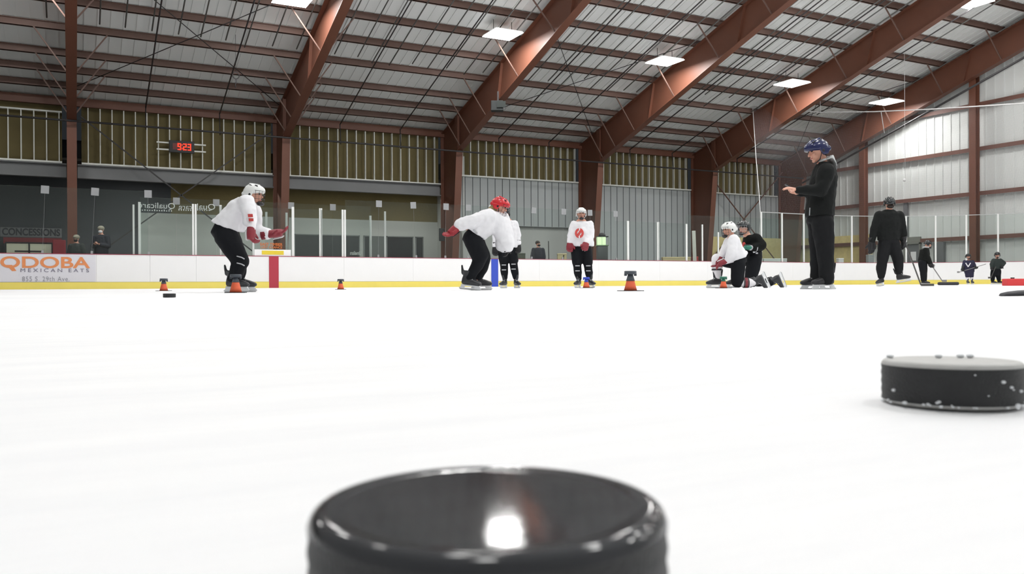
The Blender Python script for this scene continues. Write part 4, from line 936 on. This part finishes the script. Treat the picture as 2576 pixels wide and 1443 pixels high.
a2 = J(1946, 705, -.12); skate(t, a2, (.5, .0, -1), (-1, 0, -.4), .98, mat('skate_grey', srgb(44, 46, 50), .4))
a2 = Vector(anF); a2.z = .185; skate(t, a2, (-1, -.3, 0), (0, 0, 1), 1.0)
for px in (1897, 1904): b = MB(); q = J(px, 634 + (px - 1897) * .35, -.3); b.box(q.x - .018, q.x + .018, q.y - .01, q.y, q.z - .012, q.z + .012); b.build('trouser_print', GREYB, t)

# --- tall man in dark clothes with phone
t, J = person(2066, 10.1, 'tall standing man in black jacket and navy helmet looking at a phone')
hd = J(2056, 380, 0); nk = J(2070, 410); fdir = (-1, -.18, -.30)
body = MB(); fr = head_into(body, hd, fdir, .138); limb(body, [nk, hd + Vector((.035, 0, -.02))], (.06, .058)); torso(body, [(nk, .10, .07, X), (J(2072, 440), .19, .12, X), (J(2068, 500), .16, .12, X), (J(2064, 555), .16, .13, X)])
shN, shF = J(2079, 432, -.19), J(2070, 430, .18); elN = J(2066, 478, -.24); wrN = J(2011, 478, -.16); elF = J(2058, 480, .2); wrF = J(2012, 484, .06)
limb(body, [shN, elN, wrN], (.06, .048, .034)); limb(body, [shF, elF, wrF], (.06, .048, .034)); limb(body, [wrN, J(2006, 477, -.15)], (.03, .027))
hand(body, J(2005, 477, -.15), (-1, .1, .25), (-.2, .5, -1), .98, .35, side=-1); hand(body, J(2007, 485, .04), (-1, -.15, .15), (0, -.6, .8), .95, .5, side=1)
hiN, hiF = J(2070, 562, -.10), J(2060, 562, .10); knN, knF = J(2076, 634, -.11), J(2060, 634, .1); anN, anF = J(2083, 704, -.12), J(2058, 702, .12)
limb(body, [hiN, knN, anN], (.09, .065, .045)); limb(body, [hiF, knF, anF], (.09, .065, .045)); solid('body', body, SKIN, t, .008, 2)
pn = MB(); torso(pn, [(J(2064, 538), .19, .145, X), (J(2063, 560), .20, .15, X)]); limb(pn, [hiN, knN, J(2078, 672, -.11), J(2080, 700, -.12)], (.135, .105, .09, .085)); limb(pn, [hiF, knF, J(2058, 672, .11), J(2056, 694, .12)], (.13, .105, .09, .088)); solid('trousers', pn, mat('charcoal_trousers', srgb(28, 29, 31), .8, 0, .08, 3, .3, 9, spec=.15), t, .014, 4, .016)
jk = MB(); torso(jk, [(J(2072, 409), .10, .075, X), (J(2075, 420), .19, .115, X), (J(2073, 448), .225, .15, X), (J(2067, 490), .215, .16, X), (J(2063, 530), .215, .165, X), (J(2063, 545), .21, .168, X)])
limb(jk, [shN, elN], (.105, .078)); limb(jk, [elN, wrN], (.078, .05)); limb(jk, [shF, elF, wrF], (.10, .075, .05)); solid('jacket', jk, mat('black_jacket', srgb(25, 27, 27), .75, 0, .08, 3, .25, 9, spec=.15), t, .013, 4, .016)
b = MB(); b.loft([(J(2062, 402), X * .02, Y * .05), (J(2070, 404), X * .06 + Z * .03, Y * .11), (J(2078, 400), X * .08 + Z * .05, Y * .13), (J(2092, 407), X * .06 - Z * .07, Y * .13), (J(2098, 420), X * .035 - Z * .06, Y * .10), (J(2100, 428), X * .02, Y * .05)], 16); solid('hood', b, HOODG, t, .011, 3, .02)
b = MB(); b.caps(J(2038, 523, -.20), J(2037, 541, -.21), .005, .005, 6); b.build('zip', GREYB, t, True)
ho, _ = helmet(t, hd, fdir, .142, HN, 'strap', hair=None); face_bits(t, hd, fr)
b = MB(); f_, u_, s_, k_ = fr; M3 = Matrix((f_, s_, u_)).transposed(); b.ball(hd - f_ * .055 - u_ * .035, .066, .080, .062, 14, M3); solid('hair', b, HAIRD, t, .01, 2)
a2 = Vector(anN); a2.z = .185; skate(t, a2, (-1, -.15, 0), (0, 0, 1), 1.05, BLACK); a2 = Vector(anF); a2.z = .185; skate(t, a2, (-1, .05, 0), (0, 0, 1), 1.08, BLACK)
q = t.matrix_basis @ J(1989, 473, -.06) if False else None
bpy.context.view_layer.update(); q = t.matrix_world @ J(1990, 472, -.06)
b = MB(); b.box(-.005, .005, -.038, .038, -.075, .075); o = bevel(b.build('mobile_phone', BLACK, None, loc=q), .003); o.rotation_euler = (0, math.radians(-58), -DEL); tag(o, 'black mobile phone held by the tall standing man', 'phone')

# --- skater seen from behind with stick
t, J = person(2236, 18.0, 'skater in black seen from behind, gliding away with a stick in the right hand')
hd = J(2238, 511, 0); nk = J(2237, 527)
body = MB(); fr = head_into(body, hd, (.35, 1, 0), .125); limb(body, [nk, hd - Z * .02], (.06, .058)); torso(body, [(nk, .07, .10, X), (J(2237, 550), .12, .2, X), (J(2236, 585), .12, .17, X), (J(2235, 606), .13, .17, X)])
sL, sR = J(2213, 543, 0), J(2262, 543, 0); eL, eR = J(2200, 577, 0), J(2271, 578, -.02); hL, hR = J(2193, 610, -.02), J(2273, 606, .0)
limb(body, [sL, eL, hL], (.06, .05, .035)); limb(body, [sR, eR, hR], (.06, .05, .035))
lL = [J(2227, 612, 0), J(2220, 653, .0), J(2217, 695, .05)]; lR = [J(2246, 612, 0), J(2259, 650, .0), J(2262, 688, -.05)]
limb(body, lL, (.09, .065, .045)); limb(body, lR, (.09, .065, .045)); solid('body', body, SKIN, t, .013, 2)
pn = MB(); torso(pn, [(J(2236, 592), .16, .21, X), (J(2236, 610), .17, .22, X)]); limb(pn, lL[:2], (.145, .12)); limb(pn, [lL[1], J(2217, 676, .02), J(2217, 694, .04)], (.11, .11, .075)); limb(pn, lR[:2], (.145, .115)); limb(pn, [lR[1], J(2261, 670, -.02), J(2262, 685, -.04)], (.11, .10, .07)); solid('trousers', pn, mat('charcoal_trousers', srgb(30, 31, 33), .8), t, .015, 4, .016)
jk = MB(); torso(jk, [(J(2237, 527), .08, .10, X), (J(2237, 537), .15, .24, X), (J(2237, 560), .18, .27, X), (J(2236, 590), .18, .245, X), (J(2236, 604), .17, .24, X)]); limb(jk, [sL, eL, J(2194, 606, -.02)], (.115, .09, .07)); limb(jk, [sR, eR, J(2273, 602, 0)], (.115, .09, .07)); solid('jacket', jk, mat('black_jacket', srgb(26, 28, 28), .75), t, .015, 4, .016)
helmet(t, hd, (.35, 1, 0), .132, HB, 'none')
b = MB(); b.ball(hd - Z * .07 - Y * .05, .075, .05, .05); b.build('hair', HAIRD, t, True)
glove(t, hL, (.02, .0, -1), (0, 1, 0), GLK, 1.55, curl=.5); glove(t, hR, (.1, .3, -1), (-1, 0, 0), GLK, 1.4)
a2 = Vector(lL[2]); a2.z = .2; skate(t, a2, (-.1, 1, -.1), (0, .1, 1), 1.05); a2 = Vector(lR[2]); a2.z += .0; skate(t, a2, (.75, -.4, -.35), (-.2, 0, 1), 1.05)
bpy.context.view_layer.update(); Mw = t.matrix_world
stick(Mw @ J(2268, 584, .05), Mw @ Vector((J(2317, 715, 0).x, 0, .02)), RT, 'long dark hockey stick held by the skater seen from behind, blade on the ice', m=mat('stick_dark', srgb(74, 72, 70), .5))

# --- person pushing with stick, children
def small(px0, z, label, P, jm, pm, helm, fdir, hr=.115, cage='strap', sockm=None, toe=(-1, 0, 0), gm=GLK, sc=.85):
    t, J = person(px0, z, label); g = {k: J(*v) for k, v in P.items()}; hd = g['head']; body = MB(); fr = head_into(body, hd, fdir, hr)
    ax = X if abs(fdir[1]) > .6 else Y
    wx, wy = (.19, .13) if ax is X else (.13, .18)
    limb(body, [g['neck'], hd - Z * .02], (.05 * sc, .05 * sc)); torso(body, [(g['neck'], .05, .05, X), (g['chest'], wy * .7, wx * .7, X), (g['pelvis'], wy * .7, wx * .7, X)])
    pn = MB(); torso(pn, [(g['pelvis'] + Z * .06, wy * .95, wx * .95, X), (g['pelvis'] - Z * .03, wy, wx, X)])
    js = MB(); torso(js, [(g['neck'] - Z * .02, .07, .07, X), (g['chest'] + Z * .08, wy, wx, X), (g['chest'] - Z * .08, wy * 1.15, wx * 1.15, X), (g['hem'], wy * 1.1, wx * 1.1, X)])
    for s_ in 'LR':
        limb(body, [g['sh' + s_], g['el' + s_], g['ha' + s_]], (.042 * sc, .035 * sc, .03 * sc)); limb(body, [g['hip' + s_], g['kn' + s_], g['an' + s_]], (.075 * sc, .055 * sc, .04 * sc))
        limb(pn, [g['hip' + s_], g['kn' + s_]], (.125 * sc, .1 * sc)); 
        if not sockm: limb(pn, [g['kn' + s_], g['an' + s_]], (.095 * sc, .07 * sc))
        else:
            b = MB(); limb(b, [g['kn' + s_], g['an' + s_] + Z * .02], (.09 * sc, .06 * sc)); solid('sock', b, sockm, t, .016, 2)
        limb(js, [g['sh' + s_], g['el' + s_], g['ha' + s_]], (.085 * sc, .075 * sc, .06 * sc))
        d = g['ha' + s_] - g['el' + s_]; glove(t, g['ha' + s_], d, (0, -1, .1) if abs(d.normalized().y) < .8 else (0, 0, -1), gm, 1.15)
        a2 = Vector(g['an' + s_]); a2.z = .16; skate(t, a2, toe, (0, 0, 1), .86)
    solid('body', body, SKIN, t, .014, 2); solid('trousers', pn, pm, t, .016, 3, .01); solid('jersey', js, jm, t, .016, 3, .012); helmet(t, hd, fdir, hr, helm, cage); face_bits(t, hd, fr)
    return t, J
NAVY = mat('navy_jersey', srgb(36, 34, 60), .8, 0, .1, 4)
t, J = small(2322, 27, 'person in black with pale collar leaning on a stick beside the dark roller', {'head': (2335, 614, 0), 'neck': (2330, 622, 0), 'chest': (2326, 634, 0), 'hem': (2322, 656, 0), 'pelvis': (2321, 658, 0), 'shL': (2328, 629, -.15), 'elL': (2333, 648, -.17), 'haL': (2338, 661, -.15), 'shR': (2328, 629, .15), 'elR': (2335, 648, .15), 'haR': (2342, 664, .02),
  'hipL': (2320, 662, -.08), 'knL': (2322, 683, -.08), 'anL': (2322, 704, -.1), 'hipR': (2323, 662, .08), 'knR': (2325, 683, .08), 'anR': (2326, 704, .1)}, BJ, BP_, HB, (1, -.1, -.2), .12, 'cage', toe=(1, -.1, 0), sc=1.0)
b = MB(); b.loft([(J(2331, 620), X * .09, Y * .09), (J(2329, 623), X * .10, Y * .11)], 14); b.build('collar', HOODG, t, True)
bpy.context.view_layer.update(); Mw = t.matrix_world
stick(Mw @ J(2336, 655, .0), Mw @ J(2370, 706, .0), RT, 'hockey stick held out toward the dark roller', m=mat('stick_pale', srgb(130, 128, 128), .5), blade=.15)
t, J = small(2440, 34, 'small child in navy jersey with a white chevron, holding a stick across the body', {'head': (2436, 645, 0), 'neck': (2437, 653, 0), 'chest': (2437, 663, 0), 'hem': (2438, 684, 0), 'pelvis': (2438, 684, 0), 'shL': (2427, 658, 0), 'elL': (2424, 668, -.03), 'haL': (2422, 675, -.1), 'shR': (2447, 658, 0), 'elR': (2451, 666, -.03), 'haR': (2453, 670, -.1),
  'hipL': (2434, 686, 0), 'knL': (2434, 694, -.02), 'anL': (2434, 704, 0), 'hipR': (2443, 686, 0), 'knR': (2444, 694, -.02), 'anR': (2445, 704, 0)}, NAVY, NAVY, HB, (-.1, -1, -.05), .115, 'cage', sockm=SOCKW, toe=(-.1, -1, 0), sc=.85)
b = MB()
for sg in (-1, 1): b.bar(J(2435.5, 671, -.17), J(2435.5 + sg * 6, 661, -.17), .05, .02, side=Y)
b.build('chest_chevron', SOCKW, t)
bpy.context.view_layer.update(); Mw = t.matrix_world
stick(Mw @ J(2480, 664, -.16), Mw @ J(2414, 684, -.16), -RT, 'thin pale stick held level by the child in the navy jersey', m=mat('stick_pale', srgb(130, 128, 128), .5), blade=.1)
t, J = small(2506, 34, 'small child in dark kit with a raised elbow at the far end boards', {'head': (2509, 641, 0), 'neck': (2508, 649, 0), 'chest': (2509, 659, 0), 'hem': (2506, 676, 0), 'pelvis': (2505, 678, 0), 'shL': (2500, 655, 0), 'elL': (2495, 664, -.05), 'haL': (2495, 671, -.1), 'shR': (2517, 655, 0), 'elR': (2526, 661, 0), 'haR': (2521, 669, -.1),
  'hipL': (2501, 682, 0), 'knL': (2498, 692, -.04), 'anL': (2497, 704, 0), 'hipR': (2510, 682, 0), 'knR': (2511, 692, -.04), 'anR': (2513, 704, 0)}, mat('dark_green_jersey', srgb(32, 42, 40), .8, 0, .1, 4), BP_, HB, (-.4, -1, -.2), .12, 'cage', toe=(.6, -.6, 0), sc=1.05)
bpy.context.view_layer.update(); Mw = t.matrix_world
stick(Mw @ J(2505, 670, -.2), Mw @ J(2493, 698, -.2), -RT, 'short stick of the child with the raised elbow', m=mat('stick_dark', srgb(74, 72, 70), .5), blade=.12)

# --- onlookers behind the glass
def onlooker(px0, z, label, head, m_coat, hat=None, mask=None, hands=None, face=(0, -1, 0), r=.115):
    t, J = person(px0, z, label, h0=-.03); hd = J(*head); body = MB(); fr = head_into(body, hd, face, r); nk = hd - Z * .14 + Y * .01
    limb(body, [nk, hd - Z * .04], (.055, .052)); pel = Vector((nk.x, .02, .95)); torso(body, [(nk, .07, .09, X), (nk - Z * .15, .10, .16, X), (pel, .10, .15, X)])
    ct = MB(); torso(ct, [(nk - Z * .0, .07, .08, X), (nk - Z * .08, .12, .19, X), (nk - Z * .28, .15, .23, X), (pel - Z * .02, .15, .21, X)])
    pn = MB()
    for q in (-1, 1):
        sh = nk + Vector((q * .18, .0, -.1)); el = nk + Vector((q * .24, -.02, -.38)); ha = Vector((nk.x + q * .06, -.24, nk.z - .33)) if hands else nk + Vector((q * .22, -.06, -.62))
        limb(body, [sh, el, ha], (.05, .042, .03)); limb(ct, [sh, el, el.lerp(ha, .85)], (.09, .075, .055)); hand(body, ha, (ha - el), (0, 0, 1) if hands else (-q, 0, 0), 1.0, .6, side=q)
        hp = Vector((nk.x + q * .09, .02, .92)); kn = Vector((nk.x + q * .1, 0, .5)); an = Vector((nk.x + q * .11, .02, .1)); limb(body, [hp, kn, an], (.08, .055, .045)); limb(pn, [hp, kn, an], (.11, .085, .07))
        b = MB(); b.caps(an + Vector((0, .03, -.055)), an + Vector((0, -.14, -.065)), .042, .034, 10); b.build('shoe', BLACK, t, True)
    solid('body', body, SKIN, t, .013, 2); solid('coat', ct, m_coat, t, .016, 3, .012); solid('trousers', pn, BP_, t, .016, 3); face_bits(t, hd, fr)
    f, u, sd, k = fr; M = Matrix((f, sd, u)).transposed()
    if hat: b = MB(); b.ball(hd + u * .05, .115, .10, .085, 16, M); b.caps(hd + u * .05 + f * .07, hd + u * .045 + f * .13, .05, .03, 12, .3, side=u) if hat == 'cap' else None; solid('hat', b, mat('grey_hat', srgb(150, 146, 130), .9, 0, .1, 8), t, .01, 2)
    else: b = MB(); b.ball(hd + u * .045 - f * .02, .10, .088, .085, 16, M); solid('hair', b, HAIRD, t, .01, 2)
    if mask: b = MB(); b.ball(hd + f * .045 - u * .055, .06, .062, .055, 14, M); b.build('face_mask', mask, t, True)
    return t
NAVC = mat('dark_navy_coat', srgb(28, 30, 42), .8, 0, .1, 4)
onlooker(256, 26.6, 'onlooker in navy coat with knit hat and white mask beside the first column', (255, 578, 0), NAVC, 'knit', SOCKW, True)
onlooker(193, 27.2, 'shorter onlooker in grey cap and black mask in front of the first column', (193, 600, 0), mat('dark_green_coat', srgb(40, 46, 44), .8, 0, .1, 4), 'cap', GLK, False)
onlooker(1353, 33.5, 'onlooker in dark jacket and black mask left of the player with the red emblem', (1354, 613, 0), NAVC, None, GLK, False, (.9, -.6, 0))

# ------------------------------------------------------------------ cones
ORC = mat('cone_orange', srgb(232, 104, 66), .55, 0, .06, 10)
def cone(px, pyb, h_px, z, label, capm, tilt=0, dark=.35):
    p = at(px, pyb, z); p.z = 0; k = h_px / F * z / .225
    t = thing('marker_cone', label, 'cone', p, -DEL + .2, 'orange marker cones on the ice')
    b = MB(); b.box(-.12 * k, .12 * k, -.12 * k, .12 * k, 0, .008 * k); bevel(b.build('cone_base', BLACK, t), .003)
    b = MB(); b.lathe([(.075 * k, .006 * k), (.06 * k, .06 * k), (.030 * k, .175 * k), (.026 * k, .185 * k)], 24); b.build('cone_body', ORC, t, True)
    b = MB(); r0 = .034 + .03 * dark; b.lathe([((.034 + .033 * dark) * k, (.165 - .1 * dark) * k), (.0335 * k, .170 * k), (.03 * k, .19 * k), (.006, .192 * k)], 24); b.build('cone_sleeve', capm, t, True)
    b = MB(); b.lathe([(.04 * k, .188 * k), (.068 * k, .196 * k), (.07 * k, .222 * k), (.062 * k, .228 * k), (.01, .229 * k)], 28)
    for q in (-1, 1): b.box(q * .058 * k - .012 * k, q * .058 * k + .012 * k, -.012, .012, .172 * k, .2 * k)
    b.build('cone_cap', capm, t, True); return t
DG_ = mat('cap_dark', srgb(70, 76, 84), .5, 0, .1, 8)
cone(412, 730, 31, 12.6, 'small orange cone with dark cap at the left, behind the small puck', DG_)
cone(593, 735, 46, 8.6, 'orange cone with dark cap in front of the crouching skater', DG_)
cone(857, 726.5, 26, 14.6, 'small orange cone with dark cap alone before the boards', DG_)
cone(1586, 733, 50, 8.6, 'largest orange cone with dark cap right of the emblem player', DG_, dark=.5)
cone(1475, 724.5, 27, 16, 'orange cone with blue cap at the feet of the emblem player', mat('cap_blue', srgb(44, 70, 190), .5, 0, .1, 8), dark=.4)
cone(1820, 724.5, 29, 13.0, 'orange cone with green cap before the kneeling white player', mat('cap_green', srgb(40, 112, 90), .5, 0, .1, 8), dark=.3)
# ------------------------------------------------------------------ pucks
RUB = mat('puck_rubber', srgb(58, 59, 62), .07, 0, .12, 60, .006, 500, spec=.28)
RUBS = mat('puck_rubber_side', srgb(40, 41, 43), .55, 0, .3, 120, .25, 900)
def puck(p, label, m, worn=False, group='black rubber pucks on the ice'):
    b = MB(); R_ = .0381; H_ = .0254; pr = [(.002, 0), (R_ - .002, 0), (R_, .002)]
    for i in range(1, 8): pr.append((R_ - (.0004 if i % 2 else 0), .002 + (H_ - .005) * i / 8))
    pr += [(R_, H_ - .003), (R_ - .0008, H_ - .0012), (R_ - .0022, H_ - .0002), (R_ - .0038, H_), (R_ - .006, H_ - .0004), (R_ - .0075, H_ - .0005), (R_ - .0077, H_ - .0005), (.001, H_ - .0005)]
    b.lathe(pr, 128); o = b.build('puck', m, None, True, loc=p); me = o.data
    me.materials.append(RUBS)
    for f in me.polygons:
        if abs(f.normal.z) < .3: f.material_index = 1
    for e in me.polygons: e.use_smooth = True
    tag(o, label, 'puck', group); return o
zc = .177
p = at(1226, 900, zc + .003); puck(Vector((p.x, p.y, .0001)), 'large blurred black puck in the foreground at the bottom', RUB)
RUBW = mat('puck_frosted_top', srgb(186, 186, 184), .5, 0, .15, 90, spec=.6)
p = at(2392, 900, .497); o = puck(Vector((p.x, p.y, .0001)), 'black puck near the right edge with frosted top and snow specks', RUBW); o.rotation_euler = (math.radians(-1.1), 0, -DEL); o.location.z = .0008
b = MB(); rnd = random.Random(3); side_dir = -FW
for k in range(46):
    a = rnd.uniform(-1.5, 1.5); d = (-Y * math.cos(a) + X * math.sin(a)); zz = .001 + abs(rnd.gauss(0, .0015)) if rnd.random() < .86 else rnd.uniform(.002, .022)
    rr = rnd.uniform(.0003, .0009); b.ball(d * (.0382 + (rnd.uniform(0, .006) if zz < .003 else 0)) + Z * zz, rr * 1.5, rr * 1.5, rr, 8)
for k in range(4):
    a = (-.9, .1, .55, .75)[k]; b.ball(X * (.03 * a) + Y * .02 + Z * .0262, .0025, .002, .0012, 8)
b.build('snow_specks', mat('snow', srgb(235, 238, 242), .8), o, True)['kind'] = 'stuff'
p = at(426, 746, 5.3); o = puck(Vector((p.x, p.y, .0001)), 'small distant black puck before the leftmost cone', RUB)
# red pad, roller, stick blade at the right edge
p = at(2527, 714, 17.8); t = thing('foam_pad', 'long red foam bar lying on the ice at the right edge', 'foam bar', Vector((p.x, p.y, 0)), -DEL)
b = MB(); b.box(0, 1.6, -.1, .1, 0, .15); bevel(b.build('bar', mat('red_foam', srgb(206, 60, 62), .7, 0, .05, 4), t), .012)
b = MB(); b.lathe([(.038, 0), (.038, .025), (.002, .025)], 20); o = b.build('puck', RUB, None, True, loc=Vector((p.x, p.y, .151)) + RT * .17); tag(o, 'dark puck resting on the red foam bar', 'puck', 'black rubber pucks on the ice')
p = at(2360, 714.5, 23.5); b = MB(); b.tube([(0, 0, .045), (.03, 0, .045), (.54, 0, .045), (.57, 0, .045)], [.038, .045, .045, .038], 20); o = b.build('foam_roller', mat('charcoal_foam', srgb(52, 52, 56), .8), None, True, loc=Vector((p.x, p.y, 0))); o.rotation_euler[2] = -DEL
tag(o, 'dark round foam roller lying on the ice before the end boards', 'roller')
p = at(2518, 745, 4.3); t = thing('hockey_stick', 'dark stick blade lying on the ice, entering at the right edge', 'hockey stick', Vector((p.x, p.y, 0)), -DEL)
b = MB(); rs = []
for i, (x_, hh) in enumerate(((0, .004), (.01, .009), (.04, .012), (.09, .0145), (.16, .016), (.30, .018))): rs.append((Vector((x_, .0, hh + .001 + x_ * .01)), Vector((0, .04 if i > 1 else .02 + .01 * i, 0)), Vector((0, 0, hh))))
b.loft(rs, 14); b.build('blade', mat('tape_black', srgb(70, 70, 74), .7, 0, .15, 30), t, True)
b = MB(); b.bar((.28, 0, .025), (1.5, .5, .03), .03, .02); b.build('shaft', BLACK, t)
# ------------------------------------------------------------------ bits behind the boards
p = at(1515, 640, 33.0); t = thing('lit_display_cabinet', 'grey cabinet with glowing greenish glass top behind the boards', 'cabinet', Vector((p.x, p.y, -.03)), -DEL)
s_ = 33 / F
b = MB(); b.box(-13 * s_, 13 * s_, -.25, .25, 0, CAMH + (714 - 617) * s_); bevel(b.build('cabinet_body', mat('cabinet_grey', srgb(84, 88, 88), .5), t), .01)
z0_ = CAMH + (714 - 616) * s_; z1_ = CAMH + (714 - 592) * s_
b = MB(); b.box(-15 * s_, 15 * s_, -.27, .27, z0_, z0_ + .03); b.box(-15 * s_, -14.4 * s_, -.26, -.25, z0_, z1_); b.box(14.4 * s_, 15 * s_, -.26, -.25, z0_, z1_); b.box(-2 * s_, -1.4 * s_, -.26, -.25, z0_, z1_); b.build('case_frame', mat('case_frame', srgb(120, 150, 110), .5), t)
b = MB(); b.box(-13 * s_, 8 * s_, -.2, .2, z0_ + .03, z1_ - .03); b.build('lit_case', mat('lit_case', srgb(214, 236, 190), .6, 0, .05, 4, emit=.5), t)
b = MB(); b.box(-14 * s_, 14.4 * s_, -.22, .24, z1_ - .03, z1_ + .0); b.lathe([(9 * s_, z1_), (9 * s_, z1_ + .05), (7 * s_, z1_ + .11), (3 * s_, z1_ + .14), (.01, z1_ + .145)], 20); b.build('dome', BLACK, t)
def leaning(px, y0, y1, z, wid, m, name, label, cat, lean=.1):
    a = at(px, y1, z); h1 = CAMH + (yh(px) - y0) / F * z; b = MB(); b.bar((0, 0, 0), RT * lean + Vector((0, 0, h1 + .03)), wid, .03, side=RT); o = b.build(name, m, None, loc=Vector((a.x, a.y, -.03))); tag(o, label, cat); return o
leaning(1382, 606, 650, 34, .035, BLACK, 'hockey_stick', 'upright black stick right of the onlooker in the dark jacket', 'hockey stick', -.03)
leaning(1411, 641, 650, 33.6, .04, BLACK, 'hockey_stick', 'slanting dark stick before the beige crate', 'hockey stick', .12)
leaning(1750, 580, 640, 38, .16, mat('pale_plank', srgb(196, 198, 190), .6), 'plank', 'pale plank leaning between two slim white glass posts', 'plank', -.08)
def crate(x0, x1, y0, z, m, name, label, cat, dp=.4):
    a = at(x0, 650, z); c = at(x1, 650, z); h1 = CAMH + (yh(x0) - y0) / F * z; b = MB(); b.box(0, (c - a).length, 0, dp, -.03, h1); b.box(-.01, (c - a).length + .01, -.01, dp + .01, h1 - .05, h1 - .02)
    o = bevel(b.build(name, m, None, loc=Vector((a.x, a.y, 0))), .01); o.rotation_euler[2] = -DEL; return tag(o, label, cat)
BEI = mat('beige_board', srgb(198, 186, 146), .7, 0, .06, 5)
crate(1403, 1426, 637, 34, BEI, 'crate', 'beige crate behind the boards left of the emblem player', 'crate')
crate(1668, 1738, 646, 37, BEI, 'bench_table', 'low beige table edge behind the boards between the slim posts', 'table')
crate(1745, 1757, 645, 38, mat('red_bucket', srgb(170, 48, 48), .5), 'red_box', 'small red box at the foot of the leaning plank', 'box')
crate(1922, 1980, 650, 41, WHITEP, 'white_bin', 'low white bin before the wood sheeting behind the end boards', 'bin', .6)
crate(2110, 2123, 649, 41, WHITEP, 'white_box', 'small white box behind the end boards', 'box', .3)
crate(2185, 2199, 640, 41, mat('fountain_grey', srgb(160, 166, 168), .5), 'water_fountain', 'grey drinking fountain beside the exit door', 'fountain', .3)
crate(1300, 1322, 636, 33, mat('dark_olive', srgb(84, 88, 76), .6), 'storage_box', 'dark olive box behind the boards right of the half hidden player', 'box')

# lobby lamps above the soffit line
for i, x_ in enumerate((-9.0, -3.0, 2.5, 7.0, 11.5, 15.5)):
    t = thing('lobby_lamp', f'hidden lobby lamp behind the header beam, {ordinal(i)} from the left', 'lamp', (x_, 39.0, 4.8), 0, 'lobby lamps behind the header beam')
    b = MB(); b.box(-.6, .6, -.12, .12, .0, .08); b.build('housing', POSTW, t)
    b = MB(); b.tube([(0, 0, .08), (0, 0, .42)], .012, 5); b.build('hanger', PIPE, t)
    l = bpy.data.lights.new('lamp_light', 'AREA'); l.shape = 'RECTANGLE'; l.size = 1.15; l.size_y = .2; l.energy = 46 if x_ > 1 else 6; l.color = (1, .98, .92)
    o = bpy.data.objects.new('lamp_light', l); col.objects.link(o); o.parent = t; o.location = (0, 0, -.02)
